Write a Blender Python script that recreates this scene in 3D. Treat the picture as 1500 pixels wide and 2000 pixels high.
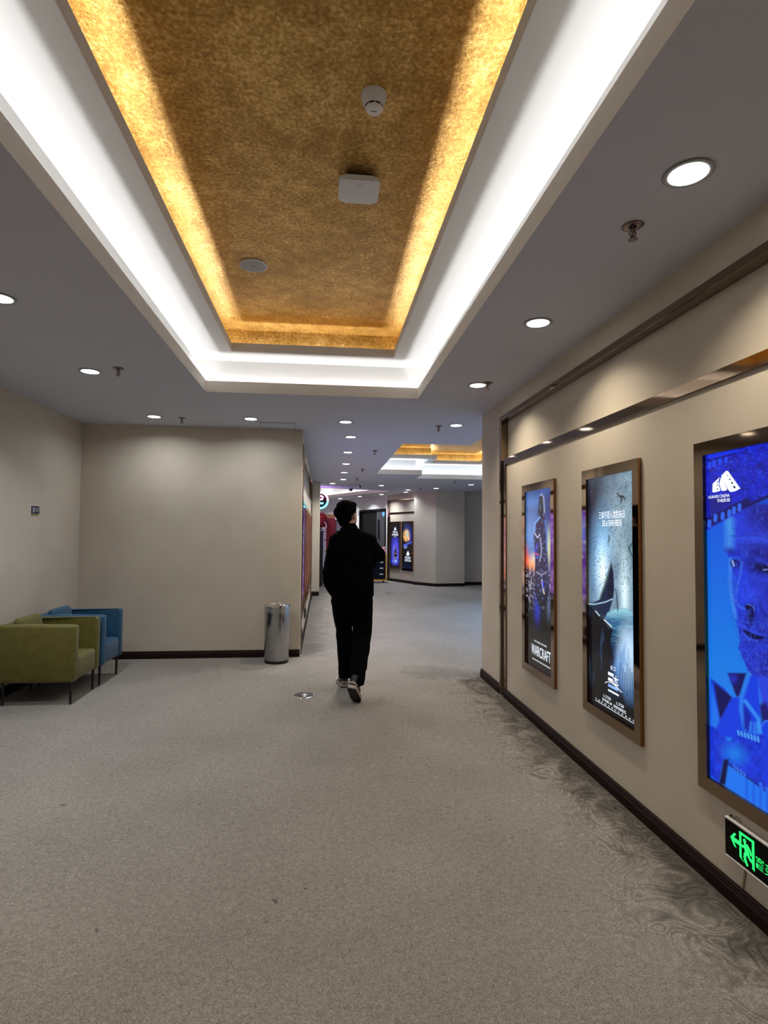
import bpy, bmesh, math, random
import numpy as np
from mathutils import Vector, Matrix
from mathutils.geometry import tessellate_polygon

for o in list(bpy.data.objects):
    bpy.data.objects.remove(o, do_unlink=True)
S = bpy.context.scene
C = S.collection
random.seed(4)

# ------------------------------------------------------------------ camera
cam_d = bpy.data.cameras.new('camera')
cam = bpy.data.objects.new('camera', cam_d)
C.objects.link(cam)
cam_d.sensor_fit = 'HORIZONTAL'
cam_d.sensor_width = 36.0
cam_d.lens = 1112.0 / 1500.0 * 36.0
cam_d.clip_start = 0.02
R = Matrix(((0.9943417, -0.0122665, -0.1055183),
            (-0.1059209, -0.0389002, -0.9936134),
            (0.0080834, 0.9991678, -0.0399793)))
cam.matrix_world = Matrix.Translation((0, 0, 1.45)) @ R.to_4x4()
S.camera = cam

# ------------------------------------------------------------------ world, exposure
w = bpy.data.worlds.new('world'); S.world = w
w.use_nodes = True
w.node_tree.nodes['Background'].inputs[0].default_value = (0.8, 0.85, 1.0, 1)
w.node_tree.nodes['Background'].inputs[1].default_value = 0.0
S.view_settings.view_transform = 'Standard'
S.view_settings.look = 'None'
S.view_settings.gamma = 1
S.view_settings.exposure = 0.20
S.view_settings.use_curve_mapping = False
S.cycles.use_denoising = True
S.cycles.use_light_tree = True
S.cycles.max_bounces = 8
S.cycles.diffuse_bounces = 5
S.cycles.glossy_bounces = 4
S.cycles.sample_clamp_indirect = 4.0
S.cycles.caustics_reflective = False
S.cycles.caustics_refractive = False

LED_W = 1.45          # white cove strips, watts per metre
LED_G = 2.2           # gold cove strips
LED_FAR = 2.0
DOWN = 8.0            # downlight watts
COOL = (0.95, 0.97, 1.0)
COOL_FAR = (0.78, 0.89, 1.0)
DOWN_FAR = (0.84, 0.94, 1.0)
DOWN_COL = (0.93, 0.975, 1.0)
DOWN_WARM = (1.0, 0.88, 0.68)
FILL_BLUE = (0.36, 0.62, 1.0)  # strong blue of the unseen lamps added in the side hall
DOWN_HALL = (1.0, 0.985, 0.94)

ZC = 2.71
XR = 1.64
XL = -2.79
YB = 6.88

# ------------------------------------------------------------------ materials
def mat(name, col, rough=0.6, metal=0.0, spec=0.5, emit=None, es=0.0, bump=None, noise=None, sheen=0.0, alpha=1.0, trans=0.0):
    m = bpy.data.materials.new(name); m.use_nodes = True
    nt = m.node_tree; b = nt.nodes['Principled BSDF']
    b.inputs['Base Color'].default_value = (*col, 1)
    b.inputs['Roughness'].default_value = rough
    b.inputs['Metallic'].default_value = metal
    b.inputs['Specular IOR Level'].default_value = spec
    if sheen: b.inputs['Sheen Weight'].default_value = sheen
    if alpha < 1: b.inputs['Alpha'].default_value = alpha
    if trans: b.inputs['Transmission Weight'].default_value = trans
    if emit:
        b.inputs['Emission Color'].default_value = (*emit, 1)
        b.inputs['Emission Strength'].default_value = es
    tc = nt.nodes.new('ShaderNodeTexCoord')
    if noise:
        sc, c2, lo, hi = noise
        n = nt.nodes.new('ShaderNodeTexNoise'); n.inputs['Scale'].default_value = sc
        n.inputs['Detail'].default_value = 5
        r = nt.nodes.new('ShaderNodeValToRGB')
        r.color_ramp.elements[0].position = lo; r.color_ramp.elements[1].position = hi
        r.color_ramp.elements[0].color = (*col, 1); r.color_ramp.elements[1].color = (*c2, 1)
        nt.links.new(tc.outputs['Object'], n.inputs['Vector'])
        nt.links.new(n.outputs['Fac'], r.inputs['Fac'])
        nt.links.new(r.outputs['Color'], b.inputs['Base Color'])
    if bump:
        sc, st, di = bump
        n = nt.nodes.new('ShaderNodeTexNoise'); n.inputs['Scale'].default_value = sc
        n.inputs['Detail'].default_value = 3
        bp = nt.nodes.new('ShaderNodeBump'); bp.inputs['Strength'].default_value = st
        bp.inputs['Distance'].default_value = di
        nt.links.new(tc.outputs['Object'], n.inputs['Vector'])
        nt.links.new(n.outputs['Fac'], bp.inputs['Height'])
        nt.links.new(bp.outputs['Normal'], b.inputs['Normal'])
    return m

M = {}
M['wall'] = mat('wallpaper', (0.59, 0.525, 0.44), 0.75, spec=0.25, noise=(2.2, (0.525, 0.465, 0.385), 0.35, 0.8), bump=(260, 0.25, 0.002))
M['ceiling'] = mat('ceiling_paint', (0.55, 0.565, 0.645), 0.8, spec=0.2, bump=(180, 0.1, 0.001))
M['white'] = mat('cove_paint', (0.80, 0.79, 0.77), 0.7, spec=0.2)
M['lip'] = mat('lip_paint', (0.88, 0.82, 0.76), 0.65, spec=0.25)
M['base'] = mat('dark_red_wood', (0.016, 0.006, 0.005), 0.6, spec=0.15, noise=(9, (0.010, 0.004, 0.003), 0.3, 0.7))
M['mirror'] = mat('bronze_mirror', (0.27, 0.195, 0.135), 0.05, metal=1.0)
M['mirror_side'] = mat('copper_mirror_edge', (0.30, 0.15, 0.065), 0.16, metal=1.0)
M['steel'] = mat('brushed_steel', (0.40, 0.40, 0.41), 0.14, metal=1.0)
M['chrome'] = mat('polished_chrome', (0.8, 0.8, 0.8), 0.08, metal=1.0)
M['black'] = mat('black_plastic', (0.01, 0.01, 0.011), 0.45)
M['signblack'] = mat('black_acrylic', (0.002, 0.002, 0.002), 0.5, spec=0.1)
M['blackmetal'] = mat('black_powder_coat', (0.008, 0.008, 0.009), 0.4)
M['whiteplastic'] = mat('white_plastic', (0.66, 0.66, 0.66), 0.4)
M['greyplastic'] = mat('grey_plastic', (0.35, 0.37, 0.38), 0.5)
M['sprk'] = mat('sprinkler_metal', (0.22, 0.17, 0.16), 0.3, metal=1.0)
M['lens'] = mat('lamp_lens', (0.9, 0.9, 0.9), 0.4, emit=(1, 0.98, 0.94), es=7.0)
M['led'] = mat('led_tape', (0.9, 0.9, 0.9), 0.4, emit=(1, 0.98, 0.95), es=2.0)
M['green'] = mat('olive_velvet', (0.088, 0.076, 0.004), 0.62, noise=(14, (0.125, 0.108, 0.010), 0.35, 0.75), bump=(90, 0.15, 0.002), sheen=0.15)
M['blue'] = mat('teal_blue_velvet', (0.004, 0.055, 0.125), 0.55, noise=(14, (0.010, 0.085, 0.175), 0.35, 0.75), bump=(90, 0.15, 0.002), sheen=0.15)
M['skin'] = mat('skin', (0.50, 0.30, 0.22), 0.5)
M['hair'] = mat('black_hair', (0.0012, 0.001, 0.001), 0.8, spec=0.05, bump=(120, 0.6, 0.004))
M['knit'] = mat('black_knit', (0.0015, 0.0015, 0.0017), 0.95, spec=0.05, bump=(300, 0.4, 0.002))
M['trouser'] = mat('black_trousers', (0.0015, 0.0015, 0.002), 0.95, spec=0.05)
M['shoe'] = mat('beige_sneaker', (0.34, 0.29, 0.24), 0.6)
M['shoedark'] = mat('navy_sneaker', (0.012, 0.012, 0.03), 0.6)
M['sole'] = mat('dark_sole', (0.012, 0.009, 0.008), 0.7)
M['solelight'] = mat('pale_midsole', (0.40, 0.35, 0.30), 0.6)
M['red'] = mat('red_panel', (0.32, 0.012, 0.018), 0.5)
M['redflower'] = mat('red_petals', (0.28, 0.008, 0.012), 0.6, bump=(25, 0.8, 0.02))
M['orange'] = mat('orange_board', (0.75, 0.42, 0.16), 0.6)
M['darkwood'] = mat('dark_door', (0.006, 0.005, 0.006), 0.5, spec=0.2)
M['doorpanel'] = mat('grey_door_leaf', (0.07, 0.07, 0.085), 0.5)
M['navy'] = mat('navy_panel', (0.003, 0.005, 0.014), 0.6, spec=0.15)
M['yellow'] = mat('yellow_edge', (0.75, 0.38, 0.03), 0.5)
M['signblue'] = mat('navy_sign', (0.008, 0.01, 0.06), 0.4)
M['pale'] = mat('pale_card', (0.55, 0.55, 0.55), 0.6)
M['pink'] = mat('pink_plush', (0.75, 0.40, 0.45), 0.8)
M['paleyellow'] = mat('yellowed_tape', (0.32, 0.33, 0.07), 0.6)
M['textwhite'] = mat('white_print', (0.75, 0.75, 0.78), 0.6)
M['cable'] = mat('cream_cable', (0.45, 0.38, 0.28), 0.5)
M['bag'] = mat('clear_bag', (0.75, 0.78, 0.78), 0.25, alpha=0.22)
M['glow_green'] = mat('green_glow', (0.0, 0.2, 0.03), 0.5, emit=(0.02, 1.0, 0.17), es=1.15)
M['glow_white'] = mat('white_glow', (0.5, 0.5, 0.5), 0.5, emit=(0.80, 0.88, 1.0), es=1.0)
M['glow_pale_blue'] = mat('pale_blue_glow', (0.2, 0.3, 0.5), 0.5, emit=(0.22, 0.42, 0.85), es=0.9)
M['glow_blue'] = mat('blue_glow', (0.1, 0.3, 0.5), 0.5, emit=(0.15, 0.45, 1.0), es=0.6)
M['glow_pink'] = mat('pink_neon', (0.5, 0.1, 0.3), 0.5, emit=(1.0, 0.30, 0.62), es=3.5)
M['glow_cyan'] = mat('cyan_neon', (0.1, 0.4, 0.5), 0.5, emit=(0.13, 0.72, 1.0), es=3.2)
M['glow_pale'] = mat('white_neon', (0.5, 0.5, 0.5), 0.5, emit=(1.0, 0.80, 0.95), es=3.0)
M['purplewall'] = M['white']

def attr_emit(name, strength):
    m = bpy.data.materials.new(name); m.use_nodes = True
    nt = m.node_tree; b = nt.nodes['Principled BSDF']
    a = nt.nodes.new('ShaderNodeAttribute'); a.attribute_name = 'art'
    b.inputs['Base Color'].default_value = (0.01, 0.01, 0.01, 1)
    b.inputs['Roughness'].default_value = 0.18
    b.inputs['Specular IOR Level'].default_value = 0.3
    nt.links.new(a.outputs['Color'], b.inputs['Emission Color'])
    b.inputs['Emission Strength'].default_value = strength
    return m
M['art'] = attr_emit('backlit_print', 0.85)
M['art_bright'] = attr_emit('bright_screen', 4.0)

def gold_mat():
    m = bpy.data.materials.new('gold_leaf'); m.use_nodes = True
    nt = m.node_tree; L = nt.links; b = nt.nodes['Principled BSDF']
    tc = nt.nodes.new('ShaderNodeTexCoord')
    def noise(s, d, dist=0.0):
        n = nt.nodes.new('ShaderNodeTexNoise'); n.inputs['Scale'].default_value = s
        n.inputs['Detail'].default_value = d; n.inputs['Distortion'].default_value = dist
        L.new(tc.outputs['Object'], n.inputs['Vector']); return n
    def op(o, a, b_=None, c=None):
        n = nt.nodes.new('ShaderNodeMath'); n.operation = o
        for q, v in enumerate((a, b_, c)):
            if v is None: continue
            if isinstance(v, (int, float)): n.inputs[q].default_value = v
            else: L.new(v, n.inputs[q])
        return n.outputs[0]
    n1 = noise(2.4, 6, 0.2).outputs['Fac']; n2 = noise(55, 8, 0.4).outputs['Fac']; n5 = noise(11, 6, 0.3).outputs['Fac']
    # thin crackle lines of the beaten leaf
    def ridge(sc, dist, wd):
        r_ = op('ABSOLUTE', op('SUBTRACT', noise(sc, 2, dist).outputs['Fac'], 0.5))
        return op('SUBTRACT', 1.0, op('MINIMUM', op('MULTIPLY', r_, 1.0 / wd), 1.0))
    cr = op('MAXIMUM', ridge(26, 1.2, 0.012), ridge(43, 1.6, 0.014))
    mixv = op('ADD', op('ADD', op('MULTIPLY', n1, 0.30), op('MULTIPLY', n5, 0.25)), op('MULTIPLY', n2, 0.45))
    mixv = op('MULTIPLY_ADD', cr, 0.09, mixv)
    r = nt.nodes.new('ShaderNodeValToRGB')
    r.color_ramp.elements[0].position = 0.38; r.color_ramp.elements[0].color = (0.26, 0.135, 0.028, 1)
    r.color_ramp.elements[1].position = 0.66; r.color_ramp.elements[1].color = (0.86, 0.60, 0.24, 1)
    e = r.color_ramp.elements.new(0.51); e.color = (0.47, 0.27, 0.062, 1)
    L.new(mixv, r.inputs['Fac']); L.new(r.outputs['Color'], b.inputs['Base Color'])
    b.inputs['Metallic'].default_value = 0.75
    b.inputs['Roughness'].default_value = 0.36
    n3 = noise(36, 8, 0.8).outputs['Fac']; n4 = noise(120, 4, 0.6).outputs['Fac']
    hh = op('ADD', op('MULTIPLY_ADD', n4, 0.4, n3), op('MULTIPLY', cr, 0.25))
    bp = nt.nodes.new('ShaderNodeBump'); bp.inputs['Strength'].default_value = 0.5; bp.inputs['Distance'].default_value = 0.008
    L.new(hh, bp.inputs['Height']); L.new(bp.outputs['Normal'], b.inputs['Normal'])
    return m
M['gold'] = gold_mat()

def carpet_mat():
    m = bpy.data.materials.new('grey_carpet'); m.use_nodes = True
    nt = m.node_tree; L = nt.links; b = nt.nodes['Principled BSDF']
    b.inputs['Roughness'].default_value = 0.95; b.inputs['Specular IOR Level'].default_value = 0.1
    tc = nt.nodes.new('ShaderNodeTexCoord')
    def N(t, **k):
        n = nt.nodes.new(t)
        for a, v in k.items(): setattr(n, a, v)
        return n
    def math_(op, a, bb=None, c=None):
        n = N('ShaderNodeMath', operation=op)
        for i, v in enumerate((a, bb, c)):
            if v is None: continue
            if isinstance(v, (int, float)): n.inputs[i].default_value = v
            else: L.new(v, n.inputs[i])
        return n.outputs[0]
    def noise(s, d, dist=0.0):
        n = N('ShaderNodeTexNoise'); n.inputs['Scale'].default_value = s
        n.inputs['Detail'].default_value = d; n.inputs['Distortion'].default_value = dist
        L.new(tc.outputs['Object'], n.inputs['Vector']); return n.outputs['Fac']
    fine = noise(210, 3, 0.5); mid = noise(58, 4, 1.2); big = noise(1.1, 4, 0.3); blot = noise(6, 6, 0.6)
    # contour-like woven rings, showing where the pile is trodden flat
    ring_src = noise(4.3, 1.5, 0.9)
    rings = math_('SINE', math_('MULTIPLY', ring_src, 82.0))
    sep = N('ShaderNodeSeparateXYZ'); L.new(tc.outputs['Object'], sep.inputs[0])
    def ramp(v, a, b_, lo=0.0, hi=1.0):
        m_ = N('ShaderNodeMapRange'); m_.interpolation_type = 'SMOOTHSTEP'
        m_.inputs['From Min'].default_value = a; m_.inputs['From Max'].default_value = b_
        m_.inputs['To Min'].default_value = lo; m_.inputs['To Max'].default_value = hi
        L.new(v, m_.inputs['Value']); return m_.outputs[0]
    # soiling that has built up along the skirting of the right wall
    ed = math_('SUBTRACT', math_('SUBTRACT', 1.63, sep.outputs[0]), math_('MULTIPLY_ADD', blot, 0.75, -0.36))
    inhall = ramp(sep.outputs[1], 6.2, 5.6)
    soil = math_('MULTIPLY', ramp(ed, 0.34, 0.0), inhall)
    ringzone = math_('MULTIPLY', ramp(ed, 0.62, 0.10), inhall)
    faint = ramp(noise(2.3, 3, 0.5), 0.55, 0.68)
    rmask = math_('ADD', math_('MULTIPLY', ringzone, 0.24), math_('MULTIPLY', faint, 0.05))
    val = math_('MULTIPLY_ADD', rings, math_('MULTIPLY', rmask, math_('MULTIPLY_ADD', mid, 1.6, 0.2)), 1.0)
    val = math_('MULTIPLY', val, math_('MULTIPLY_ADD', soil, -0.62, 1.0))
    val = math_('MULTIPLY', val, math_('MULTIPLY_ADD', fine, 2.0, 0.0))
    val = math_('MULTIPLY', val, math_('MULTIPLY_ADD', mid, 1.1, 0.45))
    val = math_('MULTIPLY', val, math_('MULTIPLY_ADD', big, 0.5, 0.75))
    # worn dark strip beside the corridor wall
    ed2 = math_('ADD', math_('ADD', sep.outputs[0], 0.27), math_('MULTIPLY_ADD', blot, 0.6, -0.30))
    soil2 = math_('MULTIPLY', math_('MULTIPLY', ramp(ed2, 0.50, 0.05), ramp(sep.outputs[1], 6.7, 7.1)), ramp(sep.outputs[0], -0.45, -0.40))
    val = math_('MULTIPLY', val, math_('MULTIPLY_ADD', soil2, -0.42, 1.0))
    # small trodden-in spots
    val = math_('MULTIPLY', val, ramp(noise(13, 2, 0.3), 0.735, 0.77, 1.0, 0.45))
    # brown stain in front of the right wall's end
    st = math_('SUBTRACT', sep.outputs[0], 1.15); st2 = math_('MULTIPLY', math_('SUBTRACT', sep.outputs[1], 6.0), 1.1)
    sd = math_('ADD', math_('SQRT', math_('ADD', math_('MULTIPLY', st, st), math_('MULTIPLY', st2, st2))), math_('MULTIPLY_ADD', blot, 0.7, -0.35))
    val = math_('MULTIPLY', val, ramp(sd, 0.42, 0.12, 1.0, 0.80))
    mixc = N('ShaderNodeVectorMath', operation='SCALE')
    mixc.inputs[0].default_value = (0.276, 0.252, 0.231)
    L.new(val, mixc.inputs['Scale'])
    L.new(mixc.outputs[0], b.inputs['Base Color'])
    bp = N('ShaderNodeBump'); bp.inputs['Strength'].default_value = 0.8; bp.inputs['Distance'].default_value = 0.006
    L.new(math_('ADD', fine, math_('MULTIPLY', mid, 0.6)), bp.inputs['Height']); L.new(bp.outputs['Normal'], b.inputs['Normal'])
    return m
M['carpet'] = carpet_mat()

# ------------------------------------------------------------------ mesh helpers
def tag(o, label=None, cat=None, group=None, kind=None):
    if label: o['label'] = label
    if cat: o['category'] = cat
    if group: o['group'] = group
    if kind: o['kind'] = kind
    return o

def empty(name, loc, rz=0.0, label=None, cat=None, group=None):
    o = bpy.data.objects.new(name, None); C.objects.link(o)
    o.empty_display_size = 0.1
    o.location = loc; o.rotation_euler = (0, 0, rz)
    return tag(o, label, cat, group)

def obj(name, bm, m, parent=None, smooth=False, kind=None, label=None):
    me = bpy.data.meshes.new(name)
    bmesh.ops.recalc_face_normals(bm, faces=bm.faces)
    bm.to_mesh(me); bm.free()
    for x in (m if isinstance(m, (list, tuple)) else [m]):
        me.materials.append(x)
    if smooth:
        for p in me.polygons: p.use_smooth = True
        if smooth == 'auto':
            me.set_sharp_from_angle(angle=math.radians(40))
    o = bpy.data.objects.new(name, me); C.objects.link(o)
    if parent: o.parent = parent
    if kind: o['kind'] = kind
    if label: o['label'] = label
    return o

def B():
    return bmesh.new()

def box(bm, x0, x1, y0, y1, z0, z1, bev=0.0, seg=2, mi=0):
    r = bmesh.ops.create_cube(bm, size=1.0)
    vs = r['verts']
    for v in vs:
        v.co = Vector(((x0 + x1) / 2 + v.co.x * (x1 - x0), (y0 + y1) / 2 + v.co.y * (y1 - y0), (z0 + z1) / 2 + v.co.z * (z1 - z0)))
    if bev > 0:
        es = list({e for v in vs for e in v.link_edges})
        bmesh.ops.bevel(bm, geom=es, offset=bev, segments=seg, profile=0.5, affect='EDGES')
    if mi:
        for f in bm.faces:
            if all(abs(f.calc_center_median()[i]) < 1e9 for i in range(3)) and f.material_index == 0 and set(f.verts) & set(vs):
                f.material_index = mi
    return bm

def prism(bm, pts, z0, z1, mi=0, bev=0.0):
    """vertical prism over plan polygon"""
    a = [bm.verts.new((p[0], p[1], z0)) for p in pts]
    b = [bm.verts.new((p[0], p[1], z1)) for p in pts]
    n = len(pts)
    fs = [bm.faces.new(a[::-1]), bm.faces.new(b)]
    for i in range(n):
        fs.append(bm.faces.new((a[i], a[(i + 1) % n], b[(i + 1) % n], b[i])))
    for f in fs: f.material_index = mi
    if bev:
        es = list({e for v in a + b for e in v.link_edges})
        bmesh.ops.bevel(bm, geom=es, offset=bev, segments=3, profile=0.5, affect='EDGES')
    return bm

def lathe(bm, prof, n=32, c=(0, 0, 0), mi=0, cap=True):
    rings = []
    for r, z in prof:
        if r < 1e-6:
            rings.append([bm.verts.new((c[0], c[1], c[2] + z))])
        else:
            rings.append([bm.verts.new((c[0] + r * math.cos(2 * math.pi * i / n), c[1] + r * math.sin(2 * math.pi * i / n), c[2] + z)) for i in range(n)])
    for k in range(len(rings) - 1):
        a, b = rings[k], rings[k + 1]
        for i in range(n):
            j = (i + 1) % n
            if len(a) == 1 and len(b) == 1: continue
            if len(a) == 1: f = bm.faces.new((a[0], b[i], b[j]))
            elif len(b) == 1: f = bm.faces.new((a[i], a[j], b[0]))
            else: f = bm.faces.new((a[i], a[j], b[j], b[i]))
            f.material_index = mi
    return bm

def tube(bm, pts, r, n=8, closed=False, mi=0, radii=None):
    pts = [Vector(p) for p in pts]
    rings = []
    up = Vector((0.13, 0.29, 0.95)).normalized()
    N = len(pts)
    for i, p in enumerate(pts):
        if closed: t = (pts[(i + 1) % N] - pts[i - 1])
        else: t = pts[min(i + 1, N - 1)] - pts[max(i - 1, 0)]
        t.normalize()
        a = t.cross(up)
        if a.length < 1e-3: a = t.cross(Vector((1, 0, 0)))
        a.normalize(); b = t.cross(a).normalized()
        rr = radii[i] if radii else r
        rings.append([bm.verts.new(p + (a * math.cos(2 * math.pi * k / n) + b * math.sin(2 * math.pi * k / n)) * rr) for k in range(n)])
    m = N if closed else N - 1
    for i in range(m):
        a, b = rings[i], rings[(i + 1) % N]
        for k in range(n):
            f = bm.faces.new((a[k], a[(k + 1) % n], b[(k + 1) % n], b[k])); f.material_index = mi
    if not closed:
        bm.faces.new(rings[0][::-1]).material_index = mi; bm.faces.new(rings[-1]).material_index = mi
    return bm

def ellipsoid(bm, c, r, rot=None, sub=3):
    res = bmesh.ops.create_icosphere(bm, subdivisions=sub, radius=1.0)
    mt = Matrix.Translation(c) @ ((rot.to_4x4()) if rot else Matrix.Identity(4)) @ Matrix.Diagonal((*r, 1))
    bmesh.ops.transform(bm, matrix=mt, verts=res['verts'])
    return res['verts']

def capsule(bm, p0, r0, p1, r1, n=16, k=8, flat=1.0):
    """tapered limb segment with round ends, closed"""
    p0 = Vector(p0); p1 = Vector(p1); d = p1 - p0; L = d.length; d.normalize()
    q = d.to_track_quat('Z', 'Y').to_matrix()
    prof = []
    for i in range(k + 1):
        a = -math.pi / 2 + (math.pi / 2) * i / k
        prof.append((r0 * math.cos(a), r0 * math.sin(a)))
    for i in range(k + 1):
        a = (math.pi / 2) * i / k
        prof.append((r1 * math.cos(a), L + r1 * math.sin(a)))
    prof[0] = (0, -r0); prof[-1] = (0, L + r1)
    b2 = B(); lathe(b2, prof, n)
    for v in b2.verts: v.co.y *= flat
    bmesh.ops.transform(b2, matrix=Matrix.Translation(p0) @ q.to_4x4(), verts=b2.verts)
    me = bpy.data.meshes.new('t'); b2.to_mesh(me); b2.free(); bm.from_mesh(me); bpy.data.meshes.remove(me)

def ring_loft(bm, rings, n=28):
    """rings: (cx, cy, z, rx, ry) elliptical sections, closed ends"""
    vs = []
    for cx, cy, z, rx, ry in rings:
        vs.append([bm.verts.new((cx + rx * math.cos(2 * math.pi * i / n), cy + ry * math.sin(2 * math.pi * i / n), z)) for i in range(n)])
    for a, b in zip(vs, vs[1:]):
        for i in range(n):
            bm.faces.new((a[i], a[(i + 1) % n], b[(i + 1) % n], b[i]))
    bm.faces.new(vs[0][::-1]); bm.faces.new(vs[-1])

def blob(name, bm, m, parent, voxel=0.008, smooth=6, fac=0.5, disp=None):
    """union of closed pieces into one smooth continuous surface"""
    bmesh.ops.recalc_face_normals(bm, faces=bm.faces)
    me = bpy.data.meshes.new(name); bm.to_mesh(me); bm.free()
    o = bpy.data.objects.new(name, me); C.objects.link(o)
    r = o.modifiers.new('r', 'REMESH'); r.mode = 'VOXEL'; r.voxel_size = voxel
    s = o.modifiers.new('s', 'SMOOTH'); s.iterations = smooth; s.factor = fac
    dg = bpy.context.evaluated_depsgraph_get()
    ev = bpy.data.meshes.new_from_object(o.evaluated_get(dg))
    o.modifiers.clear(); o.data = ev; bpy.data.meshes.remove(me); ev.name = name
    ev.materials.clear(); ev.materials.append(m)
    if disp: disp(ev)
    for p in ev.polygons: p.use_smooth = True
    if parent: o.parent = parent
    return o

def text_into(bm, s, x0, x1, z0, z1, y, mi=0):
    """lettering fitted into a rectangle, lying in the local x-z plane at y, reading along +x"""
    cu = bpy.data.curves.new('lettering', 'FONT'); cu.body = s; cu.resolution_u = 3
    o = bpy.data.objects.new('lettering', cu); C.objects.link(o)
    dg = bpy.context.evaluated_depsgraph_get()
    me = bpy.data.meshes.new_from_object(o.evaluated_get(dg))
    bpy.data.objects.remove(o); bpy.data.curves.remove(cu)
    if len(me.vertices):
        xs = [v.co.x for v in me.vertices]; ys = [v.co.y for v in me.vertices]
        ax, bx, ay, by = min(xs), max(xs), min(ys), max(ys)
        for v in me.vertices:
            u = (v.co.x - ax) / max(bx - ax, 1e-6); t = (v.co.y - ay) / max(by - ay, 1e-6)
            v.co = Vector((x0 + u * (x1 - x0), y, z0 + t * (z1 - z0)))
        n0 = len(bm.faces)
        bm.from_mesh(me)
        bm.faces.ensure_lookup_table()
        for f in bm.faces[n0:]: f.material_index = mi
    bpy.data.meshes.remove(me)

def copy_tree(o, parent=None):
    c = o.copy(); C.objects.link(c)
    if parent: c.parent = parent
    for ch in [q for q in kids.get(o.name, [])]:
        copy_tree(ch, c)
    return c
kids = {}
def index_kids():
    kids.clear()
    for q in bpy.data.objects:
        if q.parent: kids.setdefault(q.parent.name, []).append(q)

# ------------------------------------------------------------------ floor
bm = B(); prism(bm, [(-4, -4.2), (8, -4.2), (8, 22.5), (-4, 22.5)], -0.10, 0.0)
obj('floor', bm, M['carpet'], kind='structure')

# ------------------------------------------------------------------ ceiling with its three coffers
T1 = dict(open_=[(-1.055, -1.5), (0.853, -1.5), (0.853, 5.16), (-1.055, 5.16)],
          inner=[(-0.813, -1.25), (0.608, -1.25), (0.608, 4.99), (-0.813, 4.99)])
T2 = dict(open_=[(1.08, 7.73), (2.03, 7.73), (2.03, 6.75), (3.70, 6.75), (3.70, 12.48), (2.04, 12.48), (2.04, 11.72), (1.08, 11.72)],
          inner=[(1.33, 7.95), (2.28, 7.95), (2.28, 6.97), (3.43, 6.97), (3.43, 12.30), (2.31, 12.30), (2.31, 11.52), (1.33, 11.52)])
T3 = dict(open_=[(-1.6, 15.12), (-0.1, 15.56), (1.9, 16.24), (0.15, 19.8), (-1.6, 19.8)],
          inner=None)

def ccw(p):
    a = sum(p[i][0] * p[(i + 1) % len(p)][1] - p[(i + 1) % len(p)][0] * p[i][1] for i in range(len(p)))
    return p if a > 0 else p[::-1]

def offset(poly, d):
    poly = ccw(poly); n = len(poly); out = []
    for i in range(n):
        p0, p1, p2 = Vector(poly[i - 1]), Vector(poly[i]), Vector(poly[(i + 1) % n])
        e1 = (p1 - p0).normalized(); e2 = (p2 - p1).normalized()
        n1 = Vector((e1.y, -e1.x)); n2 = Vector((e2.y, -e2.x))
        b = (n1 + n2); b.normalize()
        out.append(tuple(p1 + b * (d / max(b.dot(n1), 0.2))))
    return out

def sheet_with_holes(bm, outer, holes, z, thick=0.0, mi=0):
    loops = [[Vector((x, y, 0)) for x, y in outer]] + [[Vector((x, y, 0)) for x, y in h] for h in holes]
    tris = tessellate_polygon(loops)
    flat = [v for l in loops for v in l]
    vs = [bm.verts.new((v.x, v.y, z)) for v in flat]
    for t in tris:
        try: bm.faces.new([vs[i] for i in t]).material_index = mi
        except ValueError: pass

def strip_wall(bm, poly, z0, z1, mi=0, thick=0.0):
    poly = ccw(poly); n = len(poly)
    if thick:
        q = offset(poly, thick)
        for i in range(n):
            j = (i + 1) % n
            a = [bm.verts.new((*poly[i], z0)), bm.verts.new((*poly[j], z0)), bm.verts.new((*poly[j], z1)), bm.verts.new((*poly[i], z1))]
            b = [bm.verts.new((*q[i], z0)), bm.verts.new((*q[j], z0)), bm.verts.new((*q[j], z1)), bm.verts.new((*q[i], z1))]
            for f in ((a[0], a[1], a[2], a[3]), (b[0], b[1], b[2], b[3]), (a[3], a[2], b[2], b[3])):
                bm.faces.new(f).material_index = mi
    else:
        for i in range(n):
            j = (i + 1) % n
            bm.faces.new([bm.verts.new((*poly[i], z0)), bm.verts.new((*poly[j], z0)), bm.verts.new((*poly[j], z1)), bm.verts.new((*poly[i], z1))]).material_index = mi

bm = B()
sheet_with_holes(bm, [(-4, -4.2), (8, -4.2), (8, 22.5), (-4, 22.5)], [T1['open_'], T2['open_'], T3['open_']], ZC)
ceiling = obj('ceiling', bm, M['ceiling'], kind='structure')

def area_strip(p0, p1, watts_m, col, parent, z, wid=0.012, tilt=None):
    p0 = Vector((*p0, z)); p1 = Vector((*p1, z)); L = (p1 - p0).length
    ld = bpy.data.lights.new('led_light', 'AREA'); ld.shape = 'RECTANGLE'; ld.size = L; ld.size_y = wid
    ld.energy = watts_m * L; ld.color = col
    lo = bpy.data.objects.new('led_light', ld); C.objects.link(lo)
    d = (p1 - p0).normalized()
    x = d; zz = Vector((0, 0, -1)); y = zz.cross(x)
    m = Matrix((x, y, zz)).transposed().to_4x4()      # -Z of the lamp looks up
    lo.matrix_world = Matrix.Translation((p0 + p1) / 2) @ m
    lo.parent = parent
    return lo

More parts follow.
